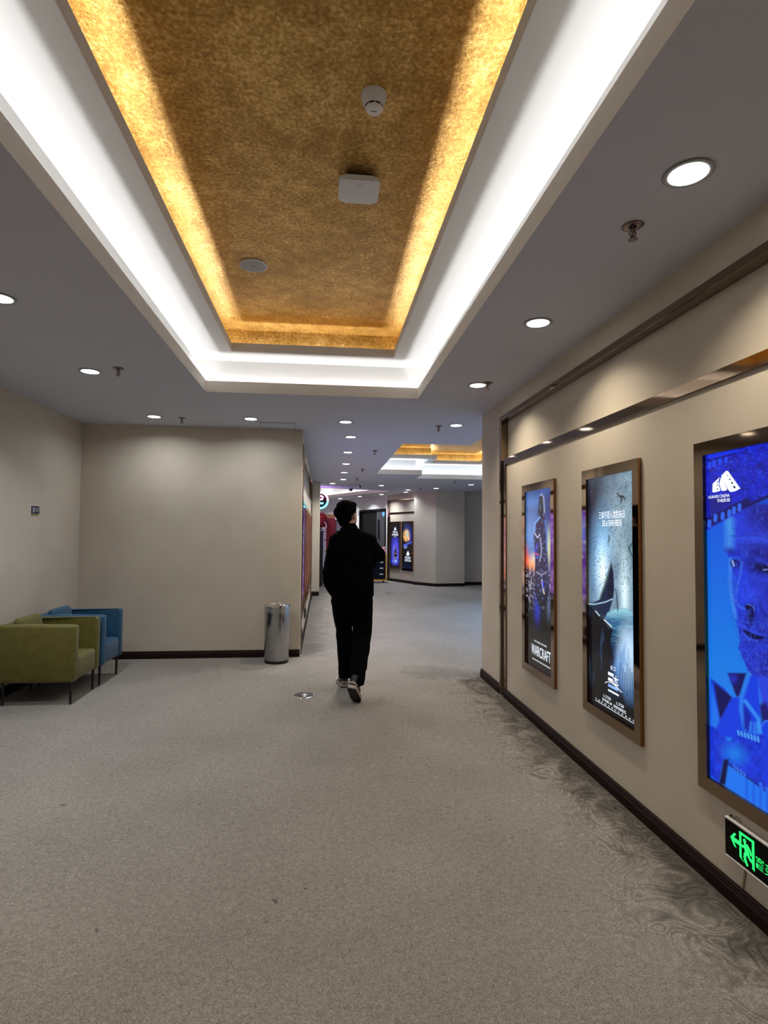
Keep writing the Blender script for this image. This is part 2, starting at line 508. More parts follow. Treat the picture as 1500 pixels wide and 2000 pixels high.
def coffer(n, T, zr, zg, wm, gm, cold):
    op = T['open_']; q = offset(op, 0.12)
    bm = B()
    strip_wall(bm, op, ZC, ZC + 0.10, 0, 0.012)                     # lip
    sheet_with_holes(bm, q, [op], ZC + 0.012, mi=1)                  # trough floor
    strip_wall(bm, q, ZC + 0.012, zr, 1)
    if T['inner']:
        sheet_with_holes(bm, q, [T['inner']], zr, mi=1)
        strip_wall(bm, T['inner'], zr, zr + 0.075, 0, 0.012)
        q2 = offset(T['inner'], 0.10)
        sheet_with_holes(bm, q2, [T['inner']], zr + 0.012, mi=1)
        strip_wall(bm, q2, zr + 0.012, zg, 2)
        sheet_with_holes(bm, q2, [], zg, mi=2)
    else:
        sheet_with_holes(bm, q, [], zr, mi=1)
    tr = obj('trim_%d' % n, bm, [M['lip'], M['white'], M['gold']], kind='structure')
    # light tape lying in the troughs
    for poly, off, z, wmx, colr in ((op, 0.058, ZC + 0.03, wm, cold), (T['inner'], 0.050, zr + 0.028, gm, (1.0, 0.97, 0.90))):
        if not poly: continue
        pl = ccw(offset(poly, off)); bt = B()
        for i in range(len(pl)):
            a, b = pl[i], pl[(i + 1) % len(pl)]
            tube(bt, [(*a, z - 0.006), (*b, z - 0.006)], 0.004, 6)
            area_strip(a, b, wmx, colr, tr, z)
        led = obj('led_tape', bt, M['led'], tr)
    return tr
coffer(1, T1, 3.03, 3.255, LED_W, LED_G, COOL)
coffer(2, T2, 3.03, 3.255, LED_W * 1.5, LED_G * 1.5, COOL_FAR)
coffer(3, T3, 3.03, 3.255, LED_FAR, 0, COOL)

# ------------------------------------------------------------------ walls
def wallbox(name, x0, x1, y0, y1, z0=0.0, z1=ZC, m=None):
    bm = B(); box(bm, x0, x1, y0, y1, z0, z1)
    return obj(name, bm, m or M['wall'], kind='structure')

wallbox('wall_left', XL - 0.15, XL, -4.2, YB + 0.15)
# wall facing the camera; its right end turns into the corridor wall
wallbox('wall_back', XL, -0.382, YB, YB + 0.12)
wallbox('wall_front', XL - 0.15, 8, -4.35, -4.2)

def feature_wall(name, ox, oy, rz, L, plain_l, plain_r, top=ZC, right=True):
    """wall in local frame (x along, y into the wall) with a mirror-framed sunken panel from x=0 to L"""
    root = empty(name, (ox, oy, 0), rz); root['kind'] = 'structure'
    bm = B()
    if plain_l > 0: box(bm, -plain_l, 0, 0, 0.12, 0, top)
    if plain_r > 0: box(bm, L, L + plain_r, 0, 0.12, 0, top)
    box(bm, 0, L, 0, 0.12, 2.555, top)
    box(bm, 0.0, L, 0.056, 0.12, 0, 2.555)                   # back of the sunken field
    box(bm, 0.10, L - (0.10 if right else 0), 0.010, 0.058, 0, 2.150)          # lower poster field
    obj('panelling', bm, M['wall'], root)
    bm = B()
    for (a, b, c, d) in ((0, L, 2.512, 2.555), (0, 0.045, 0, 2.512), (L - 0.045, L, 0, 2.512))[:3 if right else 2]:
        box(bm, a, b, -0.014, 0.057, c, d, 0.002, 1)
    obj('mirror_trim', bm, M['mirror'], root)
    bm = B()
    for (a, b, c, d) in ((0.10, L - (0.10 if right else 0), 2.100, 2.155), (0.10, 0.15, 0, 2.100), (L - 0.15, L - 0.10, 0, 2.100))[:3 if right else 2]:
        box(bm, a, b, -0.004, 0.012, c, d, 0.002, 1)
    obj('mirror_trim', bm, M['mirror'], root)
    return root

def baseboard(name, segs, h=0.085):
    """segs: (ax, ay, bx, by) runs whose left-hand side is the room when walking a->b"""
    bm = B()
    for ax, ay, bx, by in segs:
        d = Vector((bx - ax, by - ay)); L = d.length; d.normalize(); nrm = Vector((-d.y, d.x))
        prof = [(0, 0), (0.020, 0), (0.020, h * 0.62), (0.015, h * 0.68), (0.017, h * 0.74), (0.012, h * 0.86), (0.014, h * 0.93), (0.008, h), (0, h)]
        A = [bm.verts.new((ax + nrm.x * p, ay + nrm.y * p, z)) for p, z in prof]
        Bv = [bm.verts.new((bx + nrm.x * p, by + nrm.y * p, z)) for p, z in prof]
        k = len(prof)
        bm.faces.new(A); bm.faces.new(Bv[::-1])
        for i in range(k): bm.faces.new((A[i], A[(i + 1) % k], Bv[(i + 1) % k], Bv[i]))
    return obj(name, bm, M['base'], kind='structure')

# right wall: local x runs from the far end towards the camera
RZ_R = -math.pi / 2
feature_wall('wall_right', XR, 5.15, RZ_R, 6.35, 0.63, 3.0)
wallbox('wall_right_return', XR + 0.12, 8.0, 5.66, 5.78)
baseboard('baseboard_right', [(XR, 5.152, XR, 5.78)])
baseboard('baseboard_right_panel', [(XR + 0.008, -1.1, XR + 0.008, 5.045)], 0.078)
baseboard('baseboard_right_near', [(XR, -4.2, XR, -1.2)])
baseboard('baseboard_right_return', [(XR, 5.78, 8.0, 5.78)])
baseboard('baseboard_back', [(-0.262, YB, XL, YB)])
baseboard('baseboard_left', [(XL, YB, XL, -4.2)])
# corridor wall on the left
RZ_L = math.pi / 2
feature_wall('wall_corridor', -0.262, 7.02, RZ_L, 5.65, 0.14, 0.93)
wallbox('wall_corridor_end', -2.0, -0.085, 13.6, 13.9)
baseboard('baseboard_corridor', [(-0.262, 13.6, -0.262, 12.68), (-0.085, 13.6, -0.262, 13.6)], 0.10)
baseboard('baseboard_corridor_panel', [(-0.271, 12.55, -0.271, 7.15)], 0.078)
wallbox('wall_far_left', -2.0, -1.85, 13.9, 21.0)
# diagonal poster wall far ahead
DU = Vector((-0.405, 0.914)).normalized()
E0 = Vector((2.67, 16.69))
far = E0 + DU * 1.55
RZ_D = math.atan2(-DU.y, -DU.x)
feature_wall('wall_diagonal', far.x, far.y, RZ_D, 1.60, 0.0, 0.0, right=False)
dl = far + DU * 3.2
bm = B()
def dbox(bm, s0, s1, y0, y1, z0, z1, bev=0.0, base=far):
    """box in the diagonal wall frame; s measured from 'far' towards the camera side, negative = further away"""
    b2 = B(); box(b2, s0, s1, y0, y1, z0, z1, bev)
    bmesh.ops.transform(b2, matrix=Matrix.Translation((base.x, base.y, 0)) @ Matrix.Rotation(RZ_D, 4, 'Z'), verts=b2.verts)
    me = bpy.data.meshes.new('t'); b2.to_mesh(me); b2.free(); bm.from_mesh(me); bpy.data.meshes.remove(me)
dbox(bm, -0.10, 0.0, 0, 0.12, 0, ZC)
dbox(bm, -1.95, -0.10, 0, 0.12, 2.30, ZC)
dbox(bm, -3.4, -1.95, 0, 0.12, 0, ZC)
obj('wall_diagonal_far', bm, M['white'], kind='structure')
b0 = E0 - DU * 0.1; b1 = far
baseboard('baseboard_diagonal', [(b0.x, b0.y, b1.x, b1.y)])
wallbox('wall_far_end', -2.0, 2.2, 20.85, 21.0, m=M['white'])
# faceted pier and wall on the right of the far hall
PA, PB, PC, PD = (2.655, 16.58), (3.17, 15.90), (4.03, 16.02), (4.03, 16.45)
bm = B(); prism(bm, [PA, PB, PC, PD, (4.03, 17.2), (2.9, 17.2)], 0, ZC)
obj('wall_pier', bm, M['wall'], kind='structure')
wallbox('wall_far_right', 4.03, 8.0, 16.45, 16.6)
wallbox('wall_side_right', 7.9, 8.0, 5.78, 16.45)
baseboard('baseboard_pier', [(*PC, *PB), (*PB, *PA), (4.03, 16.45, 4.03, 16.02), (7.9, 16.45, 4.03, 16.45)])

bm = B()
bm.faces.new([bm.verts.new(p) for p in ((-1.58, YB - 0.002, 0.105), (-1.562, YB - 0.004, 0.112), (-1.535, YB - 0.006, 0.150), (-1.552, YB - 0.002, 0.138))])
tr_ = obj('wallpaper_tear', bm, M['textwhite']); tag(tr_, 'tiny white torn flap of wallpaper just above the skirting of the back wall', 'tear')
# ceiling access panel above the back wall
bm = B()
box(bm, -0.77, -0.31, 6.46, 6.87, ZC - 0.006, ZC - 0.001)
pv = obj('access_panel', bm, M['ceiling'])
tag(pv, 'flat ceiling access panel just above the corner of the blank back wall', 'access panel')
bm = B()
for a in ((-0.74, -0.34, 6.50, 6.512), (-0.74, -0.34, 6.828, 6.84), (-0.74, -0.728, 6.50, 6.84), (-0.352, -0.34, 6.50, 6.84)):
    box(bm, a[0], a[1], a[2], a[3], ZC - 0.010, ZC - 0.005)
obj('panel_frame', bm, M['greyplastic'], pv)

# ------------------------------------------------------------------ poster painting tools
def vnoise(x, y, seed=0):
    xi = np.floor(x).astype(np.int64); yi = np.floor(y).astype(np.int64)
    fx = x - xi; fy = y - yi
    fx = fx * fx * (3 - 2 * fx); fy = fy * fy * (3 - 2 * fy)
    def h(a, b):
        n = (a * 374761393 + b * 668265263 + seed * 974634777) & 0x7fffffff
        n = ((n ^ (n >> 13)) * 1274126177) & 0x7fffffff
        return ((n ^ (n >> 16)) & 0xffff) / 65535.0
    return (h(xi, yi) * (1 - fx) + h(xi + 1, yi) * fx) * (1 - fy) + (h(xi, yi + 1) * (1 - fx) + h(xi + 1, yi + 1) * fx) * fy

def fbm(x, y, o=4, seed=0):
    s = 0; a = 0.5; t = 0
    for i in range(o):
        s = s + a * vnoise(x, y, seed + i); t += a; a *= 0.5; x = x * 2.03; y = y * 2.03
    return s / t

def lin(c):
    c = np.array(c, float) / 255.0
    return np.where(c <= 0.04045, c / 12.92, ((c + 0.055) / 1.055) ** 2.4)

class Paint:
    def __init__(s, X, Y, col):
        s.X, s.Y = X, Y
        s.I = np.zeros(X.shape + (3,)) + np.array(col, float)
    def over(s, a, col):
        a = np.clip(a, 0, 1)[..., None]
        s.I = s.I * (1 - a) + np.array(col, float) * a
    def ell(s, cx, cy, rx, ry, col, soft=0.3, rot=0.0, op=1.0):
        dx = s.X - cx; dy = s.Y - cy
        c, n = math.cos(math.radians(rot)), math.sin(math.radians(rot))
        u = (dx * c + dy * n) / rx; v = (-dx * n + dy * c) / ry
        d = np.sqrt(u * u + v * v)
        s.over(op * np.clip((1 + soft - d) / (2 * soft + 1e-6), 0, 1) ** 1.3, col)
    def segd(s, a, b):
        ax, ay = a; bx, by = b; dx, dy = bx - ax, by - ay
        t = np.clip(((s.X - ax) * dx + (s.Y - ay) * dy) / (dx * dx + dy * dy + 1e-9), 0, 1)
        return np.hypot(s.X - ax - t * dx, s.Y - ay - t * dy)
    def line(s, pts, w, col, soft=1.0, op=1.0):
        d = np.full(s.X.shape, 1e9)
        for a, b in zip(pts, pts[1:]): d = np.minimum(d, s.segd(a, b))
        s.over(op * np.clip((w + soft - d) / (2 * soft), 0, 1), col)
    def polymask(s, pts, soft=1.0):
        ins = np.zeros(s.X.shape, bool); d = np.full(s.X.shape, 1e9); n = len(pts)
        for i in range(n):
            (x0, y0), (x1, y1) = pts[i], pts[(i + 1) % n]
            if y0 != y1:
                cr = ((y0 > s.Y) != (y1 > s.Y)) & (s.X < (x1 - x0) * (s.Y - y0) / (y1 - y0) + x0)
                ins ^= cr
            d = np.minimum(d, s.segd((x0, y0), (x1, y1)))
        sd = np.where(ins, d, -d)
        return np.clip(sd / soft * 0.5 + 0.5, 0, 1)
    def poly(s, pts, col, soft=1.0, op=1.0):
        s.over(op * s.polymask(pts, soft), col)
    def mul(s, f):
        s.I = s.I * f[..., None]

def homography(dst, src):
    A = []; b = []
    for (x, y), (u, v) in zip(src, dst):
        A.append([x, y, 1, 0, 0, 0, -u * x, -u * y]); b.append(u)
        A.append([0, 0, 0, x, y, 1, -v * x, -v * y]); b.append(v)
    h = np.linalg.solve(np.array(A, float), np.array(b, float))
    return np.append(h, 1).reshape(3, 3)

def art_face(P):
    """dark-blue tinted film still: a bearded man looking left between strips of film"""
    c = lambda u, v: (1380 + u / 6.25, 1040 + v / 6.25)
    k = lambda u, v: (1360 + u / 4.762, 1180 + v / 4.762)
    t = lambda u, v: (1340 + u / 9.375, 820 + v / 9.375)
    cl = lambda L, f: [f(*p) for p in L]
    X, Y = P.X, P.Y
    g = np.clip((Y - 980) / 330, 0, 1)[..., None]
    P.I = lin((8, 80, 225)) * (1 - g) + lin((22, 125, 235)) * g
    face = cl([(180, -300), (180, 90), (165, 200), (165, 290), (205, 400), (190, 560), (195, 700), (212, 820), (235, 950), (252, 1110), (280, 1180), (305, 1290), (318, 1390), (300, 1490), (345, 1600), (380, 1690), (400, 1760), (520, 1850), (900, 2000), (1600, 2000), (1600, -300)], c)
    fm = P.polymask(face, 1.2)
    gx = np.clip((X - 1405) / 110, 0, 1)[..., None]
    fc = lin((30, 62, 232)) * (1 - gx) + lin((38, 34, 160)) * gx
    P.I = P.I * (1 - fm[..., None]) + fc * fm[..., None]
    # lit rim of the face
    P.line(cl([(205, -100), (215, 100), (205, 240)], c), 6.0, lin((70, 165, 240)), 7, 0.9)
    P.line(cl([(215, 400), (212, 560), (212, 700), (228, 840), (250, 980), (272, 1120)], c), 2.2, lin((62, 150, 245)), 3.0, 0.95)
    P.line(cl([(240, 620), (262, 800)], c), 3.5, lin((35, 105, 235)), 6, 0.7)
    # forehead folds
    P.ell(*c(520, 170), 45, 13, lin((52, 80, 235)), 0.6, -6, 0.6)
    for L in ([(215, 100), (330, 112), (420, 96), (560, 100), (640, 135), (720, 200)], [(320, 215), (420, 222), (520, 205), (640, 225), (720, 290)]):
        P.line(cl(L, c), 0.6, lin((16, 22, 140)), 1.8, 0.75)
        P.line([(x, y + 3.5) for x, y in cl(L, c)], 1.2, lin((48, 84, 240)), 3.5, 0.45)
    P.line(cl([(320, 220), (310, 330)], c), 0.8, lin((20, 30, 150)), 1.6, 0.7)
    P.line(cl([(380, 270), (425, 360)], c), 1.2, lin((70, 120, 240)), 2.0, 0.6)
    # eyes
    P.ell(*c(225, 300), 13, 7, lin((22, 40, 160)), 0.6, 25, 0.8)
    P.ell(*c(278, 455), 11, 9, lin((8, 8, 80)), 0.35, 20)
    P.ell(*c(300, 470), 8, 7, lin((20, 30, 150)), 0.5, 0, 0.7)
    P.line(cl([(240, 420), (255, 480)], c), 1.2, lin((170, 200, 255)), 1.2)
    P.line(cl([(215, 385), (300, 380), (345, 440), (330, 540)], c), 0.8, lin((55, 120, 242)), 2.2, 0.6)
    P.ell(*c(590, 300), 38, 16, lin((24, 22, 130)), 0.6, 12, 0.75)
    P.ell(*c(590, 505), 32, 13, lin((5, 4, 50)), 0.55, 14)
    P.ell(*c(600, 640), 26, 12, lin((42, 60, 215)), 0.6, 5, 0.6)
    P.line(cl([(530, 395), (650, 445), (760, 525), (830, 600)], c), 1.8, lin((46, 72, 235)), 4.0, 0.6)
    P.line(cl([(480, 330), (620, 340), (760, 420)], c), 4.0, lin((20, 18, 120)), 5.0, 0.6)
    P.line(cl([(590, 520), (625, 515)], c), 0.9, lin((150, 160, 255)), 1.4)
    P.ell(*c(420, 470), 14, 22, lin((22, 30, 150)), 0.7, 0, 0.7)
    # nose
    P.line(cl([(345, 440), (330, 580), (300, 700), (280, 830), (272, 900), (300, 970), (380, 1010)], c), 0.9, lin((66, 140, 248)), 2.4, 0.75)
    P.poly(cl([(350, 440), (335, 580), (305, 700), (285, 830), (280, 900), (300, 950), (420, 930), (470, 820), (430, 640), (410, 480)], c), lin((34, 66, 238)), 5, 0.55)
    P.ell(*c(360, 880), 14, 14, lin((36, 70, 240)), 0.7, 0, 0.6)
    P.ell(*c(480, 850), 16, 16, lin((50, 75, 240)), 0.6, 0, 0.6)
    P.line(cl([(520, 860), (560, 1000), (640, 1130)], c), 2.4, lin((26, 24, 140)), 4.5, 0.7)
    P.ell(*c(425, 985), 9, 6.5, lin((4, 3, 45)), 0.35, 15)
    P.ell(*c(440, 1080), 8.5, 19, lin((8, 6, 70)), 0.6, 5)
    P.line(cl([(400, 945), (460, 965), (480, 1010)], c), 0.8, lin((90, 120, 250)), 1.2, 0.9)
    # beard and mouth
    bn = fbm(X * 0.45, Y * 0.22, 4, 5)
    bm_ = P.polymask(cl([(270, 1100), (520, 1110), (900, 1100), (900, 1800), (500, 1850), (340, 1620), (300, 1400)], c), 10)
    P.over(bm_ * np.clip((bn - 0.40) * 2.6, 0, 1) * 0.8, lin((14, 14, 125)))
    P.over(bm_ * np.clip((fbm(X * 0.9, Y * 0.4, 3, 15) - 0.60) * 5, 0, 1) * 0.6, lin((80, 120, 245)))
    P.line(cl([(290, 1190), (330, 1215), (420, 1265), (520, 1300), (610, 1320)], c), 1.4, lin((54, 84, 240)), 2.6, 0.7)
    P.poly(cl([(330, 1235), (430, 1285), (520, 1322), (610, 1335), (560, 1360), (480, 1368), (420, 1345), (360, 1280)], c), lin((4, 3, 55)), 1.2)
    P.line(cl([(350, 1300), (420, 1370), (500, 1385)], c), 1.2, lin((60, 105, 240)), 2.0, 0.8)
    P.line(cl([(620, 1300), (680, 1440), (640, 1600)], c), 3.0, lin((18, 16, 125)), 7, 0.6)
    P.ell(*c(520, 1470), 16, 10, lin((40, 60, 225)), 0.7, 0, 0.6)
    sk = fbm(X * 0.30 + 3, Y * 0.16, 5, 27)
    hm = P.polymask(face, 1.2)
    P.over(hm * np.clip((sk - 0.5) * 2.2, 0, 1) * 0.45, lin((60, 92, 245)))
    P.over(hm * np.clip((0.46 - sk) * 2.6, 0, 1) * 0.45, lin((16, 20, 120)))
    P.poly(cl([(420, -300), (900, -300), (900, 260), (760, 200), (640, 40), (560, -40), (440, -80)], c), lin((26, 22, 120)), 14, 0.8)
    P.over(P.polymask(cl([(420, -300), (900, -300), (900, 260), (760, 200), (640, 40), (560, -40), (440, -80)], c), 14) * np.clip((fbm(X * 0.5, Y * 0.15, 3, 44) - 0.55) * 5, 0, 1) * 0.6, lin((50, 80, 235)))
    # neck and collar
    P.poly(cl([(470, 700), (700, 720), (700, 1080), (600, 1060), (540, 1100)], k), lin((42, 66, 225)), 3)
    P.poly(cl([(480, 960), (545, 930), (600, 1070), (510, 1130)], k), lin((20, 16, 110)), 4)
    P.poly(cl([(85, 745), (200, 830), (260, 910), (330, 900), (400, 700), (480, 700), (500, 1110), (560, 1090), (700, 1070), (700, 1300), (60, 1250)], k), lin((12, 60, 228)), 2)
    P.poly(cl([(110, 775), (265, 905), (160, 1120)], k), lin((8, 8, 90)), 2)
    P.poly(cl([(90, 800), (160, 1110), (130, 1190), (80, 1170)], k), lin((30, 115, 240)), 3)
    P.poly(cl([(228, 690), (395, 682), (330, 890), (300, 900)], k), lin((9, 7, 95)), 2)
    P.ell(*k(275, 740), 7, 9, lin((30, 50, 210)), 0.7, 0, 0.7)
    P.line(cl([(405, 690), (345, 900), (340, 1010), (370, 1180)], k), 3.2, lin((40, 130, 245)), 3, 0.95)
    P.line(cl([(375, 935), (430, 1010), (480, 1080), (495, 1200)], k), 2.6, lin((55, 150, 250)), 2.5, 0.95)
    P.poly(cl([(360, 960), (420, 1060), (400, 1200), (360, 1180)], k), lin((10, 30, 170)), 3)
    for q in (420, 455, 480): P.line(cl([(q, 1120), (q - 10, 1215)], k), 1.6, lin((60, 160, 245)), 2.5, 0.6)
    P.line(cl([(500, 1150), (540, 1095), (610, 1100), (700, 1070)], k), 0.9, lin((70, 130, 250)), 1.4, 0.9)
    # lower film band
    band = P.polymask(cl([(60, 1170), (130, 1190), (240, 1300), (310, 1200), (500, 1225), (700, 1300), (900, 1420), (900, 2060), (690, 1850), (230, 1500), (190, 1460), (150, 1660), (60, 1600)], k), 2)
    tx = fbm(X * 0.16, Y * 0.10, 5, 31)[..., None]
    bc = lin((6, 24, 170)) * (1 - tx) + lin((20, 70, 250)) * tx
    P.I = P.I * (1 - band[..., None]) + bc * band[..., None]
    P.over(band * np.clip((fbm(X * 0.5, Y * 0.5, 3, 8) - 0.60) * 3, 0, 1), lin((50, 60, 240)))
    P.ell(*k(280, 1400), 20, 17, lin((20, 125, 240)), 0.7, 30, 0.85)
    P.poly(cl([(190, 1460), (235, 1450), (205, 1680), (150, 1670)], k), lin((6, 8, 70)), 2)
    P.poly(cl([(235, 1500), (400, 1600), (900, 1990), (900, 2300), (205, 1700)], k), lin((26, 118, 245)), 2)
    for q in range(6): P.line(cl([(380 + q * 55, 1600 + q * 42), (372 + q * 55, 1900 + q * 40)], k), 1.6, lin((10, 65, 225)), 2.5, 0.7)
    P.line(cl([(225, 1490), (330, 1560), (480, 1660), (700, 1830), (900, 2000)], k), 1.6, lin((8, 14, 120)), 1.5)
    for i in range(7): P.line(cl([(312 + i * 27, 1200 + i * 7), (318 + i * 27, 1232 + i * 8)], k), 1.8, lin((72, 160, 245)), 1.0, 0.95)
    for i in range(4): P.line(cl([(275 + i * 27, 1500 + i * 19), (285 + i * 27, 1530 + i * 19)], k), 1.6, lin((60, 120, 245)), 1.0, 0.8)
    for i in range(7): P.line(cl([(490 + i * 48, 1640 + i * 38), (500 + i * 48, 1685 + i * 38)], k), 3.2, lin((40, 105, 245)), 1.0, 0.85)
    # upper film band, top left
    ub = P.polymask(cl([(200, 400), (2600, 100), (2600, 900), (1400, 1420), (300, 2120), (200, 2200)], t), 2)
    tx = fbm(X * 0.13, Y * 0.13, 5, 77)[..., None]
    bc = lin((22, 10, 95)) * (1 - tx) + lin((20, 42, 240)) * tx
    P.I = P.I * (1 - ub[..., None]) + bc * ub[..., None]
    P.over(ub * np.clip((fbm(X * 0.35, Y * 0.25, 4, 9) - 0.58) * 4, 0, 1) * 0.7, lin((40, 80, 255)))
    P.poly(cl([(330, 1490), (720, 1450), (720, 1600), (500, 1800), (330, 1880)], t), lin((20, 20, 120)), 6, 0.8)
    P.poly(cl([(290, 650), (960, 545), (700, 650), (330, 750)], t), lin((20, 50, 235)), 1.5)
    P.line(cl([(320, 775), (600, 700), (760, 640)], t), 1.2, lin((12, 6, 70)), 1.5)
    for x0, y0 in ((345, 865), (432, 830), (535, 790), (640, 760)): P.line(cl([(x0, y0 - 38), (x0 - 5, y0 + 38)], t), 3.0, lin((36, 76, 250)), 1.2, 0.9)
    P.line(cl([(300, 2060), (560, 1900), (760, 1770), (1000, 1640), (1400, 1440), (1700, 1300)], t), 3.2, lin((20, 12, 90)), 2.0)
    P.line(cl([(320, 1960), (520, 1840), (760, 1690), (1000, 1560)], t), 6.5, lin((18, 16, 100)), 1.5)
    for x0, y0 in ((345, 2000), (450, 1890), (575, 1850), (690, 1800), (770, 1740), (865, 1680)): P.line(cl([(x0, y0 - 48), (x0 - 5, y0 + 45)], t), 3.3, lin((50, 105, 245)), 1.2, 0.95)
    P.mul(0.94 + 0.12 * fbm(X * 1.1, Y * 1.1, 2, 3))
    P.I *= 0.95

def art_warrior(P):
    """armoured figure from behind on a battlefield at dusk"""
    k = lambda u, v: (940 + u / 3.334, 880 + v / 3.334)
    cl = lambda L: [k(*p) for p in L]
    X, Y = P.X, P.Y
    u = (X - 940) * 3.334; v = (Y - 880) * 3.334
    sky = fbm(u * 0.010, v * 0.018, 5, 2)[..., None]
    P.I = lin((18, 26, 88)) * (1 - sky) + lin((92, 128, 190)) * sky
    P.ell(*k(300, 520), 18, 60, lin((120, 155, 200)), 0.9, 0, 0.75)
    P.ell(*k(412, 620), 7, 34, lin((205, 205, 150)), 0.8, 0, 0.85)
    P.ell(*k(425, 330), 14, 30, lin((36, 38, 100)), 0.8, 0, 0.8)
    P.ell(*k(310, 740), 13, 15, lin((255, 170, 90)), 0.8, 0, 0.95)
    P.ell(*k(275, 700), 5, 22, lin((240, 110, 60)), 0.9, 0, 0.8)
    P.ell(*k(330, 690), 7, 10, lin((235, 235, 225)), 0.9, 0, 0.5)
    # crowd
    cr = np.clip((v - 770 + 60 * vnoise(u * 0.12, v * 0, 4)) / 60, 0, 1)
    P.over(cr, lin((18, 14, 26)))
    sp = fbm(u * 0.22, v * 0.09, 2, 21)
    P.over(cr * np.clip((1120 - v) / 260, 0, 1) * np.clip((sp - 0.53) * 9, 0, 1), lin((150, 150, 165)))
    P.over(cr * np.clip((v - 960) / 200, 0, 1), lin((5, 6, 12)))
    P.ell(*k(345, 1010), 5, 32, lin((50, 70, 190)), 0.9, 0, 0.8)
    P.ell(*k(415, 1000), 3, 26, lin((110, 130, 160)), 0.9, 0, 0.7)
    # the figure
    P.poly(cl([(372, 280), (388, 330), (392, 440), (402, 470), (405, 620), (412, 760), (418, 900), (396, 1000), (350, 1000), (330, 880), (332, 700), (325, 560), (322, 480), (345, 430), (352, 370), (358, 300)]), lin((20, 24, 44)), 1.2)
    P.line(cl([(362, 292), (372, 282), (384, 310), (388, 400)]), 0.8, lin((170, 185, 205)), 0.8)
    P.line(cl([(358, 430), (330, 470), (326, 520)]), 1.8, lin((120, 165, 215)), 1.5)
    P.line(cl([(392, 450), (402, 540), (402, 640)]), 1.2, lin((90, 130, 190)), 1.2)
    P.line(cl([(328, 530), (345, 560), (362, 540)]), 0.8, lin((210, 215, 225)), 0.8)
    P.line(cl([(345, 600), (335, 650), (350, 690)]), 1.6, lin((40, 60, 190)), 1.5)
    P.line(cl([(330, 660), (352, 668)]), 1.0, lin((220, 90, 50)), 1.0)
    P.line(cl([(362, 560), (372, 640), (360, 710)]), 1.1, lin((150, 160, 175)), 1.0)
    P.line(cl([(340, 780), (370, 800), (400, 780)]), 1.0, lin((160, 165, 170)), 1.0)
    P.line(cl([(372, 830), (380, 890), (388, 920)]), 0.8, lin((225, 215, 200)), 0.8)
    P.line(cl([(378, 840), (382, 880)]), 1.5, lin((50, 80, 200)), 1.2)
    n = fbm(u * 0.14, v * 0.08, 3, 40)
    fm = P.polymask(cl([(372, 280), (402, 470), (412, 760), (418, 900), (350, 1000), (332, 700), (322, 480), (352, 370)]), 2)
    P.over(fm * np.clip((n - 0.54) * 5, 0, 1) * 0.7, lin((110, 130, 165)))
    P.over(np.clip((v - 1080) / 120, 0, 1), lin((4, 4, 8)))
    P.I = np.clip(P.I, 0, 2) ** 1.3 * 1.5

